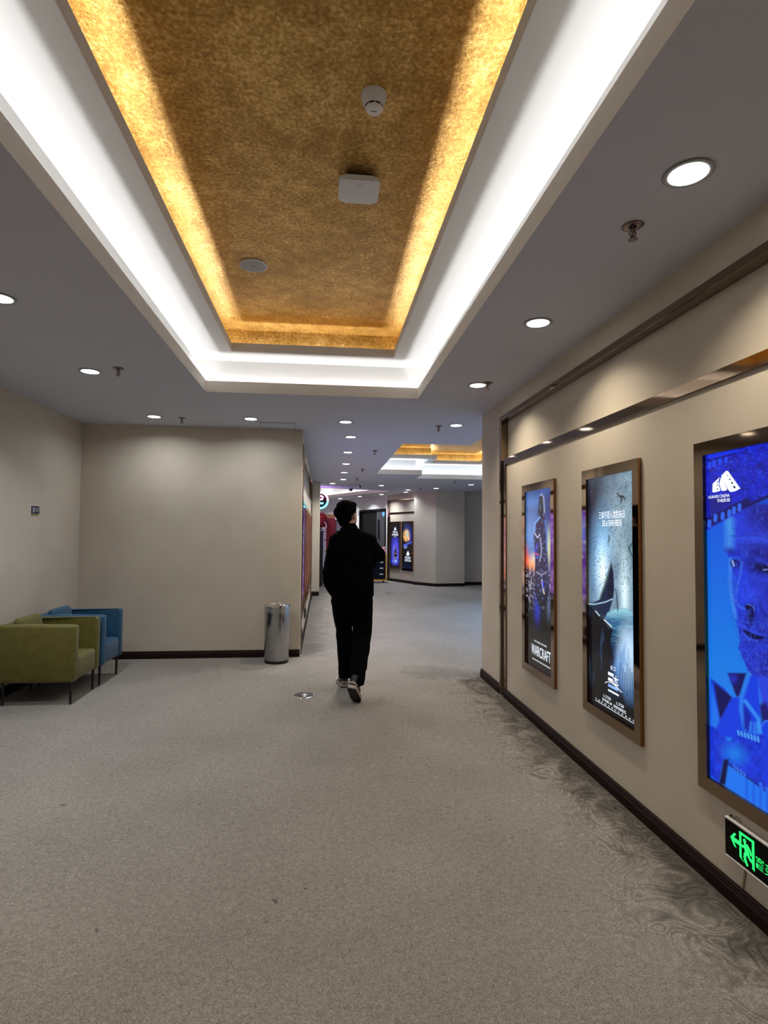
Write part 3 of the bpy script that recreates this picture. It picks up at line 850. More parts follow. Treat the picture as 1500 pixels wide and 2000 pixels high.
def art_beam(P):
    """pale cold light falling on a dark pyramid and a round form"""
    k = lambda u, v: (940 + u / 3.334, 880 + v / 3.334)
    cl = lambda L: [k(*p) for p in L]
    X, Y = P.X, P.Y
    u = (X - 940) * 3.334; v = (Y - 880) * 3.334
    n = fbm(u * 0.014, v * 0.008, 5, 12)[..., None]
    P.I = lin((88, 105, 128)) * (1 - n) + lin((175, 200, 215)) * n
    P.ell(*k(700, 330), 30, 95, lin((36, 32, 52)), 0.9, 10, 1.0)
    P.ell(*k(690, 640), 14, 110, lin((40, 48, 72)), 0.9, 0, 0.85)
    P.ell(*k(760, 660), 16, 70, lin((150, 200, 235)), 0.9, 4, 0.95)
    P.ell(*k(770, 790), 9, 42, lin((235, 252, 255)), 0.95, 0, 1.0)
    P.ell(*k(940, 600), 16, 130, lin((135, 160, 165)), 0.9, 0, 0.6)
    P.ell(*k(860, 480), 12, 60, lin((170, 190, 200)), 0.9, 0, 0.6)
    P.ell(*k(905, 930), 7, 62, lin((225, 245, 252)), 0.95, 0, 0.95)
    sp = fbm(u * 0.16, v * 0.13, 2, 51)
    P.over(np.clip((sp - 0.66) * 12, 0, 1) * np.clip((1000 - v) / 150, 0, 1) * 0.55, lin((60, 78, 95)))
    cr = fbm(u * 0.03 + 9, v * 0.015, 3, 61)
    P.over(np.exp(-((cr - 0.5) / 0.010) ** 2) * np.clip((u - 820) / 60, 0, 1) * np.clip((1000 - v) / 150, 0, 1) * 0.6, lin((75, 90, 95)))
    for L in ([(862, 282), (878, 300), (896, 305)], [(878, 298), (900, 300), (908, 322)], [(884, 300), (888, 336)]):
        P.line(cl(L), 1.3, lin((50, 54, 58)), 1.3)
    P.line(cl([(962, 430), (958, 600), (932, 630), (948, 680), (972, 710)]), 1.0, lin((48, 56, 62)), 1.4)
    P.line(cl([(958, 600), (966, 680)]), 1.4, lin((48, 56, 62)), 1.4)
    P.line(cl([(812, 560), (806, 600)]), 1.0, lin((80, 92, 95)), 1.4)
    # lower dark field
    P.poly(cl([(600, 1000), (720, 1000), (820, 1140), (980, 1130), (1060, 1900), (600, 1900)]), lin((10, 24, 48)), 8)
    P.poly(cl([(600, 1130), (700, 1010), (750, 1050), (900, 1350), (880, 1900), (600, 1900)]), lin((6, 12, 30)), 8)
    # pyramid
    P.poly(cl([(822, 725), (836, 800), (840, 900), (834, 960), (800, 1100), (690, 1005), (750, 970)]), lin((30, 52, 80)), 1.5)
    P.poly(cl([(826, 740), (836, 800), (840, 900), (834, 960), (810, 980), (800, 900)]), lin((18, 34, 60)), 2)
    P.line(cl([(822, 730), (790, 860), (750, 965)]), 1.0, lin((120, 140, 130)), 1.2)
    P.line(cl([(685, 1000), (720, 1002), (790, 985), (830, 965)]), 0.9, lin((190, 220, 240)), 1.0)
    P.line(cl([(725, 1045), (750, 1075)]), 0.8, lin((210, 235, 250)), 0.8)
    # round form
    ball = P.polymask(cl([(780, 1100), (800, 1055), (850, 1030), (905, 1025), (950, 1045), (985, 1090), (985, 1150), (930, 1165), (900, 1205), (870, 1270), (840, 1330), (820, 1230), (835, 1160)]), 2.0)
    P.over(ball, lin((58, 108, 145)))
    P.over(ball * np.clip((1105 - v) / 70, 0, 1), lin((160, 205, 215)))
    P.over(ball * np.clip((v - 1150) / 80, 0, 1), lin((18, 62, 100)))
    P.over(ball * np.clip((fbm(u * 0.03, v * 0.10, 3, 77) - 0.5) * 3, 0, 1) * 0.4, lin((150, 200, 215)))
    P.line(cl([(780, 1100), (825, 1145)]), 0.8, lin((235, 250, 255)), 0.8)
    P.line(cl([(850, 900), (858, 950), (864, 1040)]), 0.8, lin((30, 46, 60)), 1.0)
    P.poly(cl([(985, 1130), (975, 1700), (930, 1700), (840, 1400), (860, 1300), (900, 1200)]), lin((96, 135, 175)), 4)
    P.ell(*k(925, 1310), 14, 42, lin((235, 253, 255)), 0.95, 0, 1.0)
    P.ell(*k(890, 1380), 13, 50, lin((110, 155, 215)), 0.9, 12, 0.6)
    for a in range(7):
        P.line(cl([(880 + a * 14, 1380 + 30 * (a % 3)), (870 + a * 17, 1560 + 25 * (a % 2))]), 1.0, lin((20, 45, 90)), 2.0, 0.6)
    P.over(np.clip((v - 1480 - (u - 690) * 0.25) / 130, 0, 1), lin((6, 12, 24)))
    st = fbm(u * 0.035, v * 0.006, 3, 71)
    P.over(np.clip((v - 1000) / 100, 0, 1) * np.clip((st - 0.6) * 6, 0, 1) * np.clip((1550 - v) / 200, 0, 1) * 0.35, lin((90, 130, 170)))
    P.I = np.clip(P.I, 0, 2) ** 1.3 * 1.35

def art_far_a(P):
    """dark poster with a violet glow and a small seated toy shape; canvas 0-100 x 0-260"""
    X, Y = P.X, P.Y
    P.I[:] = lin((14, 14, 26))
    P.ell(52, 165, 44, 95, lin((60, 60, 215)), 0.4)
    P.ell(52, 180, 26, 50, lin((130, 130, 240)), 0.9, 0, 0.9)
    P.over(np.clip((fbm(X * 0.08, Y * 0.05, 4, 5) - 0.52) * 6, 0, 1) * np.clip((Y - 90) / 30, 0, 1) * np.clip((230 - Y) / 30, 0, 1) * 0.5, lin((30, 28, 120)))
    P.ell(54, 165, 11, 18, lin((30, 12, 30)), 0.3)
    P.ell(54, 185, 18, 16, lin((14, 10, 20)), 0.25)
    P.ell(54, 200, 14, 10, lin((8, 8, 14)), 0.25)
    P.line([(46, 178), (62, 178)], 2, lin((230, 150, 160)), 1)
    P.ell(46, 202, 4, 4, lin((190, 200, 230)), 0.4); P.ell(62, 202, 4, 4, lin((190, 200, 230)), 0.4)
    P.poly([(0, 213), (100, 213), (100, 232), (0, 232)], lin((20, 50, 200)), 3)
    P.over(np.clip((Y - 236) / 18, 0, 1), lin((6, 8, 20)))
    P.over(np.clip((90 - Y) / 16, 0, 1), lin((12, 12, 22)))

def art_far_b(P):
    X, Y = P.X, P.Y
    P.I[:] = lin((10, 10, 18))
    P.ell(45, 45, 30, 34, lin((60, 65, 150)), 0.8)
    P.ell(85, 70, 8, 40, lin((40, 45, 170)), 0.8)
    P.ell(38, 70, 34, 34, lin((250, 190, 110)), 0.25)
    P.ell(48, 62, 16, 18, lin((205, 225, 210)), 0.4)
    P.ell(62, 88, 12, 12, lin((245, 190, 185)), 0.4)
    P.over(np.clip((fbm(X * 0.12, Y * 0.12, 3, 6) - 0.57) * 8, 0, 1) * np.clip((105 - Y) / 10, 0, 1) * np.clip((70 - X) / 10, 0, 1) * 0.7, lin((50, 80, 70)))
    P.line([(10, 128), (50, 118), (88, 108)], 5, lin((70, 90, 210)), 3)
    P.ell(30, 132, 18, 9, lin((90, 110, 220)), 0.6)
    P.ell(20, 140, 5, 5, lin((200, 210, 250)), 0.5); P.ell(38, 140, 4, 4, lin((200, 210, 250)), 0.5)
    P.over(np.clip((Y - 225) / 14, 0, 1), lin((12, 18, 45)))

def make_art_side(i):
    cols = [((30, 30, 120), (120, 60, 200), (40, 140, 255)), ((60, 20, 120), (150, 90, 220), (90, 60, 200)),
            ((90, 70, 60), (180, 150, 120), (60, 50, 90)), ((120, 60, 50), (190, 120, 90), (60, 60, 160)), ((60, 50, 120), (160, 140, 220), (200, 60, 70))][i % 5]
    def f(P):
        X, Y = P.X, P.Y
        n = fbm(X * 0.05, Y * 0.04, 5, 90 + i)[..., None]
        P.I = lin(cols[0]) * (1 - n) + lin(cols[1]) * n
        P.ell(50, 60, 34, 40, lin(cols[2]), 0.7, 0, 0.8)
        P.ell(50, 150, 30, 60, lin(cols[0]), 0.6, 0, 0.8)
        P.over(np.clip((Y - 215) / 25, 0, 1), lin((8, 8, 16)))
        P.over(np.clip((fbm(X * 0.2, Y * 0.1, 3, 30 + i) - 0.6) * 8, 0, 1), lin((190, 190, 220)))
        P.I *= 0.8
    return f

def art_plane(parent, wid, z0, z1, y, painter, nx, nz, src=None, dst=None):
    """flat backlit sheet in local x-z, x from -wid/2 to wid/2"""
    s = np.linspace(0, 1, nx); t = np.linspace(0, 1, nz)
    SS, TT = np.meshgrid(s, t)
    if dst:
        Hm = homography(dst, src)
        W = Hm[2, 0] * SS + Hm[2, 1] * TT + 1
        X = (Hm[0, 0] * SS + Hm[0, 1] * TT + Hm[0, 2]) / W
        Y = (Hm[1, 0] * SS + Hm[1, 1] * TT + Hm[1, 2]) / W
    else:
        X = SS * 100; Y = TT * 260
    P = Paint(X, Y, (0, 0, 0)); painter(P)
    me = bpy.data.meshes.new('poster_print')
    co = np.stack([(SS - 0.5) * wid, np.full_like(SS, y), z1 + (z0 - z1) * TT], -1).reshape(-1, 3)
    idx = np.arange(nx * nz).reshape(nz, nx)
    q = np.stack([idx[1:, :-1], idx[1:, 1:], idx[:-1, 1:], idx[:-1, :-1]], -1).reshape(-1)
    nf = (nx - 1) * (nz - 1)
    me.vertices.add(nx * nz); me.vertices.foreach_set('co', co.ravel().astype(np.float32))
    me.loops.add(nf * 4); me.loops.foreach_set('vertex_index', q.astype(np.int32))
    me.polygons.add(nf); me.polygons.foreach_set('loop_start', (np.arange(nf) * 4).astype(np.int32))
    me.update(calc_edges=True)
    ca = me.color_attributes.new('art', 'FLOAT_COLOR', 'POINT')
    cc = np.ones((nx * nz, 4), np.float32); cc[:, :3] = np.clip(P.I, 0, 1).reshape(-1, 3)
    ca.data.foreach_set('color', cc.ravel())
    me.materials.append(M['art'])
    o = bpy.data.objects.new('poster_print', me); C.objects.link(o); o.parent = parent
    return o

def frame_mesh(hw, z0, z1, bw, yf, yb):
    """mirror frame; faces on the near edge (local +x) and front"""
    bm = B()
    o = [(-hw, z0), (hw, z0), (hw, z1), (-hw, z1)]
    i = [(-hw + bw, z0 + bw), (hw - bw, z0 + bw), (hw - bw, z1 - bw), (-hw + bw, z1 - bw)]
    of = [bm.verts.new((x, yf, z)) for x, z in o]; ob = [bm.verts.new((x, yb, z)) for x, z in o]
    jf = [bm.verts.new((x, yf, z)) for x, z in i]; jb = [bm.verts.new((x, yb, z)) for x, z in i]
    for k in range(4):
        n = (k + 1) % 4
        bm.faces.new((of[k], of[n], jf[n], jf[k]))
        bm.faces.new((of[k], of[n], ob[n], ob[k])).material_index = 1
        bm.faces.new((jf[k], jf[n], jb[n], jb[k])).material_index = 1
        bm.faces.new((ob[k], ob[n], jb[n], jb[k])).material_index = 1
    return bm

def poster(ox, oy, rz, label, group, painter, nx, nz, src=None, dst=None, hw=0.325, z0=0.377, z1=1.862, bw=0.058, yw=0.010, bright=False):
    root = empty('poster_lightbox', (ox, oy, 0), rz, label, 'poster', group)
    obj('frame', frame_mesh(hw, z0, z1, bw, yw - 0.022, yw), [M['mirror'], M['mirror_side']], root, label='bronze mirror frame')
    pp = art_plane(root, 2 * (hw - bw), z0 + bw, z1 - bw, yw - 0.006, painter, nx, nz, src, dst)
    if bright: pp.data.materials[0] = M['art_bright']
    return root

# three big light boxes on the right wall (local x = towards the camera)
GR = 'framed film posters along the right wall'
p1 = poster(XR, 4.226, RZ_R, 'tall lit poster of an armoured warrior on a battlefield, left of the icy blue one', GR, art_warrior, 170, 430,
            [(0, 0), (1, 0), (0, 1), (1, 1)], [(1023.5, 962), (1070.5, 952), (1023.5, 1291), (1072.5, 1321.5)])
p2 = poster(XR, 3.130, RZ_R, 'tall lit poster in pale icy blue with a dark pyramid, middle of three', GR, art_beam, 220, 560,
            [(0, 0), (1, 0), (0, 1), (1, 1)], [(1144, 937), (1230.4, 919.6), (1146.4, 1369), (1234, 1422.4)])
p3 = poster(XR, 2.028, RZ_R, 'large deep blue lit poster of a bearded face above the green exit sign', GR, art_face, 330, 820,
            [(0, 0), (0, 1), (0.72, 0), (0.72, 1)], [(1370, 892), (1377, 1520), (1500, 862), (1500, 1590)])

YT = 0.0015
IW = 0.267
def word(parent, name, text, x0, x1, z0, z1, m='glow_white', y=None):
    bm = B(); text_into(bm, text, x0, x1, z0, z1, YT if y is None else y)
    return obj(name, bm, M[m], parent)
def sheet(parent, name, polys, m='glow_white', y=None):
    bm = B()
    for p in polys: bm.faces.new([bm.verts.new((a, YT if y is None else y, b)) for a, b in p])
    return obj(name, bm, M[m], parent)
def scribble(bm, n, x0, x1, z0, z1, y, seed=1):
    """a row of print too small to read: strokes packed in n character cells"""
    rr = random.Random(seed * 97 + n); cw = (x1 - x0) / n; h = z1 - z0; t = h * 0.15
    def q(a, b, c, d): bm.faces.new([bm.verts.new((p, y, r_)) for p, r_ in ((a, c), (b, c), (b, d), (a, d))])
    for k in range(n):
        a, b = x0 + cw * (k + 0.03), x0 + cw * (k + 0.97); w_ = b - a
        for f in (0.0, 0.42, 0.85):
            if rr.random() < 0.85: q(a + w_ * rr.uniform(0, 0.25), b - w_ * rr.uniform(0, 0.25), z0 + h * f, z0 + h * f + t)
        v = a + w_ * rr.choice((0.08, 0.45, 0.78)); q(v, v + w_ * 0.15, z0, z1)
def row(parent, name, n, x0, x1, z0, z1, m='glow_white', seed=1):
    bm = B(); scribble(bm, n, x0, x1, z0, z1, YT, seed); return obj(name, bm, M[m], parent)
def rect(x0, x1, z0, z1): return [(x0, z0), (x1, z0), (x1, z1), (x0, z1)]
def ST(s, t): return (-IW + 2 * IW * s, 1.804 + (0.435 - 1.804) * t)
# lettering on the warrior poster
def st_word(parent, name, text, s0, t0, s1, t1, m='glow_white'):
    (x0, z1), (x1, z0) = ST(s0, t0), ST(s1, t1)
    return word(parent, name, text, x0, x1, z0, z1, m)
st_word(p1, 'title_lettering', 'WARCRAFT', 0.22, 0.874, 0.93, 0.932)
st_word(p1, 'small_lettering', 'TWO WORLDS. ONE HOME.', 0.33, 0.847, 0.80, 0.857)
def st_row(parent, name, n, s0, t0, s1, t1, seed=1, m='glow_white'):
    (x0, z1), (x1, z0) = ST(s0, t0), ST(s1, t1); return row(parent, name, n, x0, x1, z0, z1, m, seed)
st_row(p1, 'credit_lettering', 26, 0.257, 0.953, 0.93, 0.960, 3)
# lettering on the icy poster
st_word(p2, 'slogan_lettering', '三体不是人类的末日', 0.26, 0.150, 0.81, 0.183)
st_row(p2, 'small_lettering', 9, 0.324, 0.190, 0.75, 0.213, 5)
st_row(p2, 'small_lettering', 2, 0.50, 0.796, 0.60, 0.811, 6)
for a, b_, e_ in ((0.826, 0.839, 0.56), (0.849, 0.862, 0.55), (0.876, 0.887, 0.655), (0.899, 0.906, 0.664)):
    (x0, z1), (x1, z0) = ST(0.445, a), ST(e_, b_)
    sheet(p2, 'title_stroke', [rect(x0, x1, z0, z1)], 'glow_pale_blue' if e_ == 0.655 else 'glow_white')
st_word(p2, 'title_lettering', '本', 0.55, 0.828, 0.665, 0.877)
arc = [ST(0.372 + 0.35 * i / 14, 0.881 - 0.016 * math.sin(math.pi * (i / 14) ** 0.8) + 0.003 * i / 14) for i in range(15)]
bm = B(); tube(bm, [(a, YT, b_) for a, b_ in arc], 0.0018, 5); obj('title_arc', bm, M['glow_white'], p2)
for a, b_, c_, n_ in ((0.336, 0.931, 0.496, 4), (0.312, 0.949, 0.524, 8), (0.61, 0.932, 0.761, 4), (0.555, 0.950, 0.807, 10)):
    st_row(p2, 'credit_lettering', n_, a, b_, c_, b_ + 0.010, n_)
for k in range(12): st_row(p2, 'credit_lettering', 2, 0.15 + 0.0708 * k, 0.966, 0.186 + 0.0708 * k, 0.972, k)
(x0, z1), (x1, z0) = ST(0.15, 0.9765), ST(0.965, 0.9785)
sheet(p2, 'credit_rule', [rect(x0, x1, z0, z1)])
# film-strip emblem and cinema name on the blue poster
H3i = np.linalg.inv(homography([(1370, 892), (1377, 1520), (1500, 862), (1500, 1590)], [(0, 0), (0, 1), (0.72, 0), (0.72, 1)]))
def c3(px, py):
    v = H3i @ np.array([px, py, 1.0]); return ST(v[0] / v[2], v[1] / v[2])
def e3(pts): return [c3(1365 + a / 18.75, 910 + b_ / 18.75) for a, b_ in pts]
sheet(p3, 'emblem_strip', [e3([(355, 765), (600, 505), (560, 640), (565, 800), (625, 1035), (400, 1105), (345, 1085)])])
sheet(p3, 'emblem_strip', [e3([(645, 510), (690, 520), (860, 970), (840, 1010), (720, 1048), (660, 1020), (585, 770)])])
sheet(p3, 'emblem_strip', [e3([(655, 450), (820, 265), (890, 270), (1310, 940), (1150, 1040), (1000, 1080), (930, 1050), (850, 890)])])
word(p3, 'name_lettering', 'HUAWEI CINEMA', c3(1376, 975)[0], c3(1415, 975)[0], c3(1395, 980)[1], c3(1395, 973.5)[1])
word(p3, 'name_lettering', '华威影城', c3(1392, 985)[0], c3(1415.5, 985)[0], c3(1403, 988.5)[1], c3(1403, 981)[1])
for (a, b_) in ((830, 340), (885, 450), (955, 585), (1030, 730), (1110, 890)):
    q = 16 + (b_ - 340) * 0.05
    sheet(p3, 'sprocket_hole', [e3([(a - q, b_ - q), (a + q * 0.6, b_ - q * 1.1), (a + q * 1.2, b_ + q), (a - q * 0.4, b_ + q * 1.1)])], 'signblue', YT - 0.0008)
for (a, b_) in ((525, 690), (525, 825), (530, 965)):
    q = 22
    sheet(p3, 'sprocket_hole', [e3([(a - q, b_ - q), (a + q, b_ - q * 1.1), (a + q, b_ + q), (a - q, b_ + q * 1.1)])], 'signblue', YT - 0.0008)

# posters on the far diagonal wall
nrm = Vector((-DU.y, DU.x)) * -1
def on_diag(s):  # s metres from E0 towards far
    return E0 + DU * s
q1 = on_diag(1.08); q2 = on_diag(0.36)
GF = 'small framed posters on the far diagonal wall'
pf1 = poster(q1.x, q1.y, RZ_D, 'distant lit poster glowing violet, between the dark doorway and the other far poster', GF, art_far_a, 60, 150, hw=0.325)
pf2 = poster(q2.x, q2.y, RZ_D, 'distant lit poster with a bright orange patch on black, touching the faceted pier', GF, art_far_b, 60, 150, hw=0.325)
def SF(a, b_): return (-IW + 2 * IW * a / 100, 1.804 - 1.369 * b_ / 260)
def far_row(p, n, a, b_, c_, d_):
    (x0, z1), (x1, z0) = SF(a, b_), SF(c_, d_); row(p, 'lettering', n, x0, x1, z0, z1, 'glow_white', n)
for s_, a, b_, c_, d_ in ((5, 20, 43, 78, 55), (6, 14, 60, 84, 72), (8, 32, 78, 66, 81), (4, 24, 216, 74, 228)):
    far_row(pf1, s_, a, b_, c_, d_)
sheet(pf1, 'emblem', [[SF(50 + dx, 30 + dz) for dx, dz in ((-12, 4), (2, -10), (13, 6), (4, 10), (-6, 10))]])
for s_, a, b_, c_, d_ in ((7, 22, 191, 88, 203), (8, 22, 207, 88, 219)):
    far_row(pf2, s_, a, b_, c_, d_)
sheet(pf2, 'emblem', [[SF(56 + dx, 172 + dz) for dx, dz in ((-18, 8), (0, -15), (16, 4), (10, 12), (-8, 14))]])

# posters along the corridor wall on the left, seen edge-on
GC = 'framed posters along the left corridor wall'
cl_lab = ['lit poster in blue and violet, first on the corridor wall behind the steel bin',
          'lit purple poster seen edge-on, second along the left corridor wall',
          'lit brown and grey poster seen edge-on, third along the left corridor wall',
          'lit reddish poster seen edge-on, fourth along the left corridor wall',
          'lit violet poster seen edge-on, last along the left corridor wall']
for i in range(5):
    poster(-0.262, 7.58 + 1.03 * i, RZ_L, cl_lab[i], GC, make_art_side(i), 40, 100, bright=True)

# ------------------------------------------------------------------ exit signs
def exit_sign(ox, oy, oz, rz, label, yw, full=True):
    root = empty('exit_sign', (ox, oy, oz), rz, label, 'exit sign', 'low green exit signs on the walls')
    bm = B(); box(bm, 0, 0.365, yw - 0.022, yw, 0, 0.142, 0.002, 1)
    obj('panel', bm, M['signblack'], root)
    bm = B()
    box(bm, 0.004, 0.363, yw - 0.026, yw, 0.142, 0.150, 0.002, 1); box(bm, 0.004, 0.363, yw - 0.025, yw, -0.006, 0.0, 0.002, 1)
    obj('rail', bm, M['whiteplastic'], root)
    bm = B(); y = yw - 0.0232
    def pl(pts, dy=0.0):
        vs = [bm.verts.new((a, y - dy, b_)) for a, b_ in pts]; bm.faces.new(vs)
    def thick(pts, wd):
        for (a, b_), (c_, d_) in zip(pts, pts[1:]):
            dx, dz = c_ - a, d_ - b_; L = math.hypot(dx, dz); nx, nz = -dz / L * wd / 2, dx / L * wd / 2
            pl([(a + nx, b_ + nz), (a - nx, b_ - nz), (c_ - nx, d_ - nz), (c_ + nx, d_ + nz)], 0.0001 * random.random())
    # arrow pointing left
    pl([(0.032, 0.080), (0.054, 0.106), (0.066, 0.106), (0.050, 0.086), (0.050, 0.074), (0.066, 0.054), (0.054, 0.054)])
    pl([(0.044, 0.088), (0.082, 0.088), (0.082, 0.072), (0.044, 0.072)])
    # door leaf
    pl([(0.082, 0.030), (0.093, 0.026), (0.093, 0.128), (0.082, 0.128)])
    pl([(0.082, 0.128), (0.160, 0.128), (0.160, 0.118), (0.082, 0.118)], 0.0001)
    pl([(0.148, 0.020), (0.160, 0.016), (0.160, 0.128), (0.148, 0.128)], 0.0002)
    pl([(0.093, 0.030), (0.104, 0.024), (0.108, 0.020), (0.082, 0.030)], 0.0003)
    # running figure
    n = 14; pl([(0.110 + 0.0075 * math.cos(2 * math.pi * i / n), 0.103 + 0.0085 * math.sin(2 * math.pi * i / n)) for i in range(n)])
    thick([(0.117, 0.096), (0.122, 0.060)], 0.022)
    thick([(0.116, 0.090), (0.103, 0.077), (0.093, 0.080)], 0.010)
    thick([(0.124, 0.091), (0.137, 0.082), (0.143, 0.064)], 0.010)
    thick([(0.119, 0.064), (0.108, 0.046), (0.116, 0.026)], 0.013)
    thick([(0.116, 0.028), (0.124, 0.016)], 0.011)
    thick([(0.124, 0.066), (0.134, 0.050), (0.150, 0.044)], 0.012)
    text_into(bm, '安全出口', 0.166, 0.345, 0.060, 0.081, y)
    text_into(bm, 'EXIT', 0.168, 0.343, 0.038, 0.055, y)
    obj('pictogram', bm, M['glow_green'], root, label='glowing green running figure, arrow and lettering')
    if full:
        bm = B()
        tube(bm, [(0.085, yw - 0.004, 0.0), (0.081, yw - 0.004, -0.045), (0.070, yw - 0.004, -0.098)], 0.0045, 8)
        obj('cable', bm, M['cable'], root)
        bm = B()
        tube(bm, [(0.028, yw - 0.004, 0.147), (0.036, yw - 0.004, 0.160), (0.052, yw - 0.004, 0.163), (0.066, yw - 0.004, 0.152), (0.070, yw - 0.004, 0.142)], 0.0022, 6)
        obj('cable', bm, M['cable'], root)
        bm = B(); ellipsoid(bm, (0.018, yw - 0.008, 0.155), (0.005, 0.005, 0.004), sub=2)
        obj('plug', bm, M['black'], root)
    return root
exit_sign(XR, 2.19, 0.180, RZ_R, 'glowing green exit sign with left arrow low on right wall under the blue poster', 0.010)
def wall_fixture(y, z, w_, h_, lab):  # plain unlit black box standing in for an exit sign seen edge-on
    r = empty('black_wall_box', (-0.262, y, z), RZ_L, lab, 'wall box', 'black boxes low on the corridor wall')
    bm = B(); box(bm, 0, w_, -0.012, 0.010, 0, h_, 0.004, 2); obj('housing', bm, M['black'], r)
    bm = B(); box(bm, 0.02, w_ - 0.02, -0.014, -0.011, 0.02, h_ - 0.02, 0.001, 1); obj('cover', bm, M['navy'], r)
wall_fixture(8.58, 0.20, 0.30, 0.145, 'black box low on the left corridor wall, the further and higher of two')
wall_fixture(7.16, 0.115, 0.26, 0.13, 'black box low on the corridor wall, just past the steel bin')

# small sign on the left wall
root = empty('room_sign', (XL, 5.778, 1.627), RZ_L, 'small navy sign with white symbol on the left wall above the armchairs', 'sign')
bm = B(); box(bm, 0, 0.152, -0.008, 0, 0, 0.076, 0.001, 1); obj('plate', bm, M['signblue'], root)
bm = B(); box(bm, -0.006, 0.158, -0.004, 0, -0.004, 0.082, 0.001, 1); obj('backing', bm, M['lip'], root)
bm = B()
for zc in (0.050, 0.024):
    tube(bm, [(0.034 + 0.011 * math.cos(2 * math.pi * i / 20), -0.009, zc + 0.0115 * math.sin(2 * math.pi * i / 20)) for i in range(20)], 0.003, 6, closed=True)
obj('symbol', bm, M['textwhite'], root); bm = B()
scribble(bm, 4, 0.060, 0.140, 0.036, 0.058, -0.0092, 2)
obj('lettering', bm, M['textwhite'], root); bm = B()
scribble(bm, 6, 0.062, 0.138, 0.018, 0.030, -0.0092, 4)
obj('lettering', bm, M['textwhite'], root)
bm = B(); box(bm, 0.0, 0.14, -0.007, 0, -0.014, -0.003, 0.001, 1); obj('tape', bm, M['paleyellow'], root)

# ------------------------------------------------------------------ downlights
def make_downlight():
    r = empty('downlight', (0, 0, ZC))
    bm = B(); lathe(bm, [(0.062, 0.0), (0.078, -0.001), (0.082, -0.005), (0.076, -0.008), (0.064, -0.006), (0.060, 0.004)], 32)
    obj('trim_ring', bm, M['greyplastic'], r, smooth=True)
    bm = B(); lathe(bm, [(0.0, -0.0055), (0.050, -0.0065), (0.068, -0.006), (0.070, -0.001), (0.0, -0.001)], 28)
    obj('lens', bm, M['lens'], r, smooth=True, label='glowing white lens')
    ld = bpy.data.lights.new('lamp', 'AREA'); ld.shape = 'DISK'; ld.size = 0.13; ld.energy = DOWN; ld.color = DOWN_COL
    ld.spread = math.radians(132)
    lo = bpy.data.objects.new('lamp', ld); C.objects.link(lo); lo.parent = r; lo.location = (0, 0, -0.009)
    return r
DL = [
 (1.24, 1.80, 'round downlight nearest on the right strip of ceiling, by the first sprinkler'),
 (1.245, 3.20, 'round downlight in the middle of the right ceiling strip, above the icy poster'),
 (1.27, 4.61, 'round downlight at the far end of the right ceiling strip, touching a sprinkler'),
 (-1.75, 3.22, 'round downlight cut off by the left edge of the photo'),
 (-1.827, 4.62, 'round downlight over the left seating area, left of the big coffer'),
 (-1.834, 6.34, 'round downlight over the left part of the blank back wall'),
 (-0.804, 6.31, 'round downlight left of the ceiling access panel'),
 (0.232, 6.33, 'round downlight directly above the walking man, nearest of the corridor row'),
 (1.494, 6.34, 'round downlight at the pillar edge, left of the blue-grey ceiling patch'),
 (0.336, 7.30, 'second downlight of the corridor row'),
 (0.359, 8.68, 'third downlight of the corridor row'),
 (0.388, 10.11, 'fourth downlight of the corridor row'),
 (0.409, 11.53, 'fifth downlight of the corridor row'),
 (0.438, 12.99, 'last and smallest downlight of the straight corridor row'),
 (0.211, 14.08, 'distant downlight in the violet-lit strip of ceiling above the neon sign'),
 (1.461, 14.43, 'distant downlight right of the dome camera'),
 (2.334, 15.67, 'distant downlight just left of the faceted pier'),
 (2.997, 15.00, 'distant downlight above the front edge of the faceted pier'),
 (3.626, 13.77, 'distant downlight right of the pier, below the far coffer'),
 (0.565, 19.97, 'smallest downlight above the man, under the far white coffer'),
 (1.179, 18.74, 'distant downlight above the doorway, third from the pier'),
 (1.788, 17.63, 'distant downlight above the door corner, second from the pier'),
 (2.401, 16.53, 'distant downlight above the violet far poster, beside the pier'),
 (1.24, 0.35, 'round downlight above the near end of the right wall'),
 (-1.80, 1.80, 'round downlight over the near left floor'),
 (-1.80, 0.35, 'round downlight over the left floor beside the camera'),
 (1.24, -2.3, 'round downlight behind the camera on the right'),
 (-1.80, -2.3, 'round downlight behind the camera on the left'),
 (0.0, -2.3, 'round downlight behind the camera in the middle'),
 (4.9, 7.2, 'unseen added blue lamp in the side hall, near'),  # side-hall lamps are added out of view; their bounce tints the corridor ceiling
 (4.9, 9.6, 'unseen added blue lamp in the side hall, middle'),
 (6.4, 8.4, 'unseen added blue lamp in the side hall, far'),
]
lamp_data = {}
def lamp_kind(x, y):
    if x > 4.2: return 'side'
    if y > 17: return 'booth'
    if y > 13.5: return 'far'
    if y > 6.6: return 'corridor'
    if y > 6.2 and x < 0: return 'wall'
    if 1.1 < x < 1.4 and y > 0: return 'warm'
    if x < -1.5 and y > 3: return 'left'
    return None
dproto = make_downlight(); index_kids()
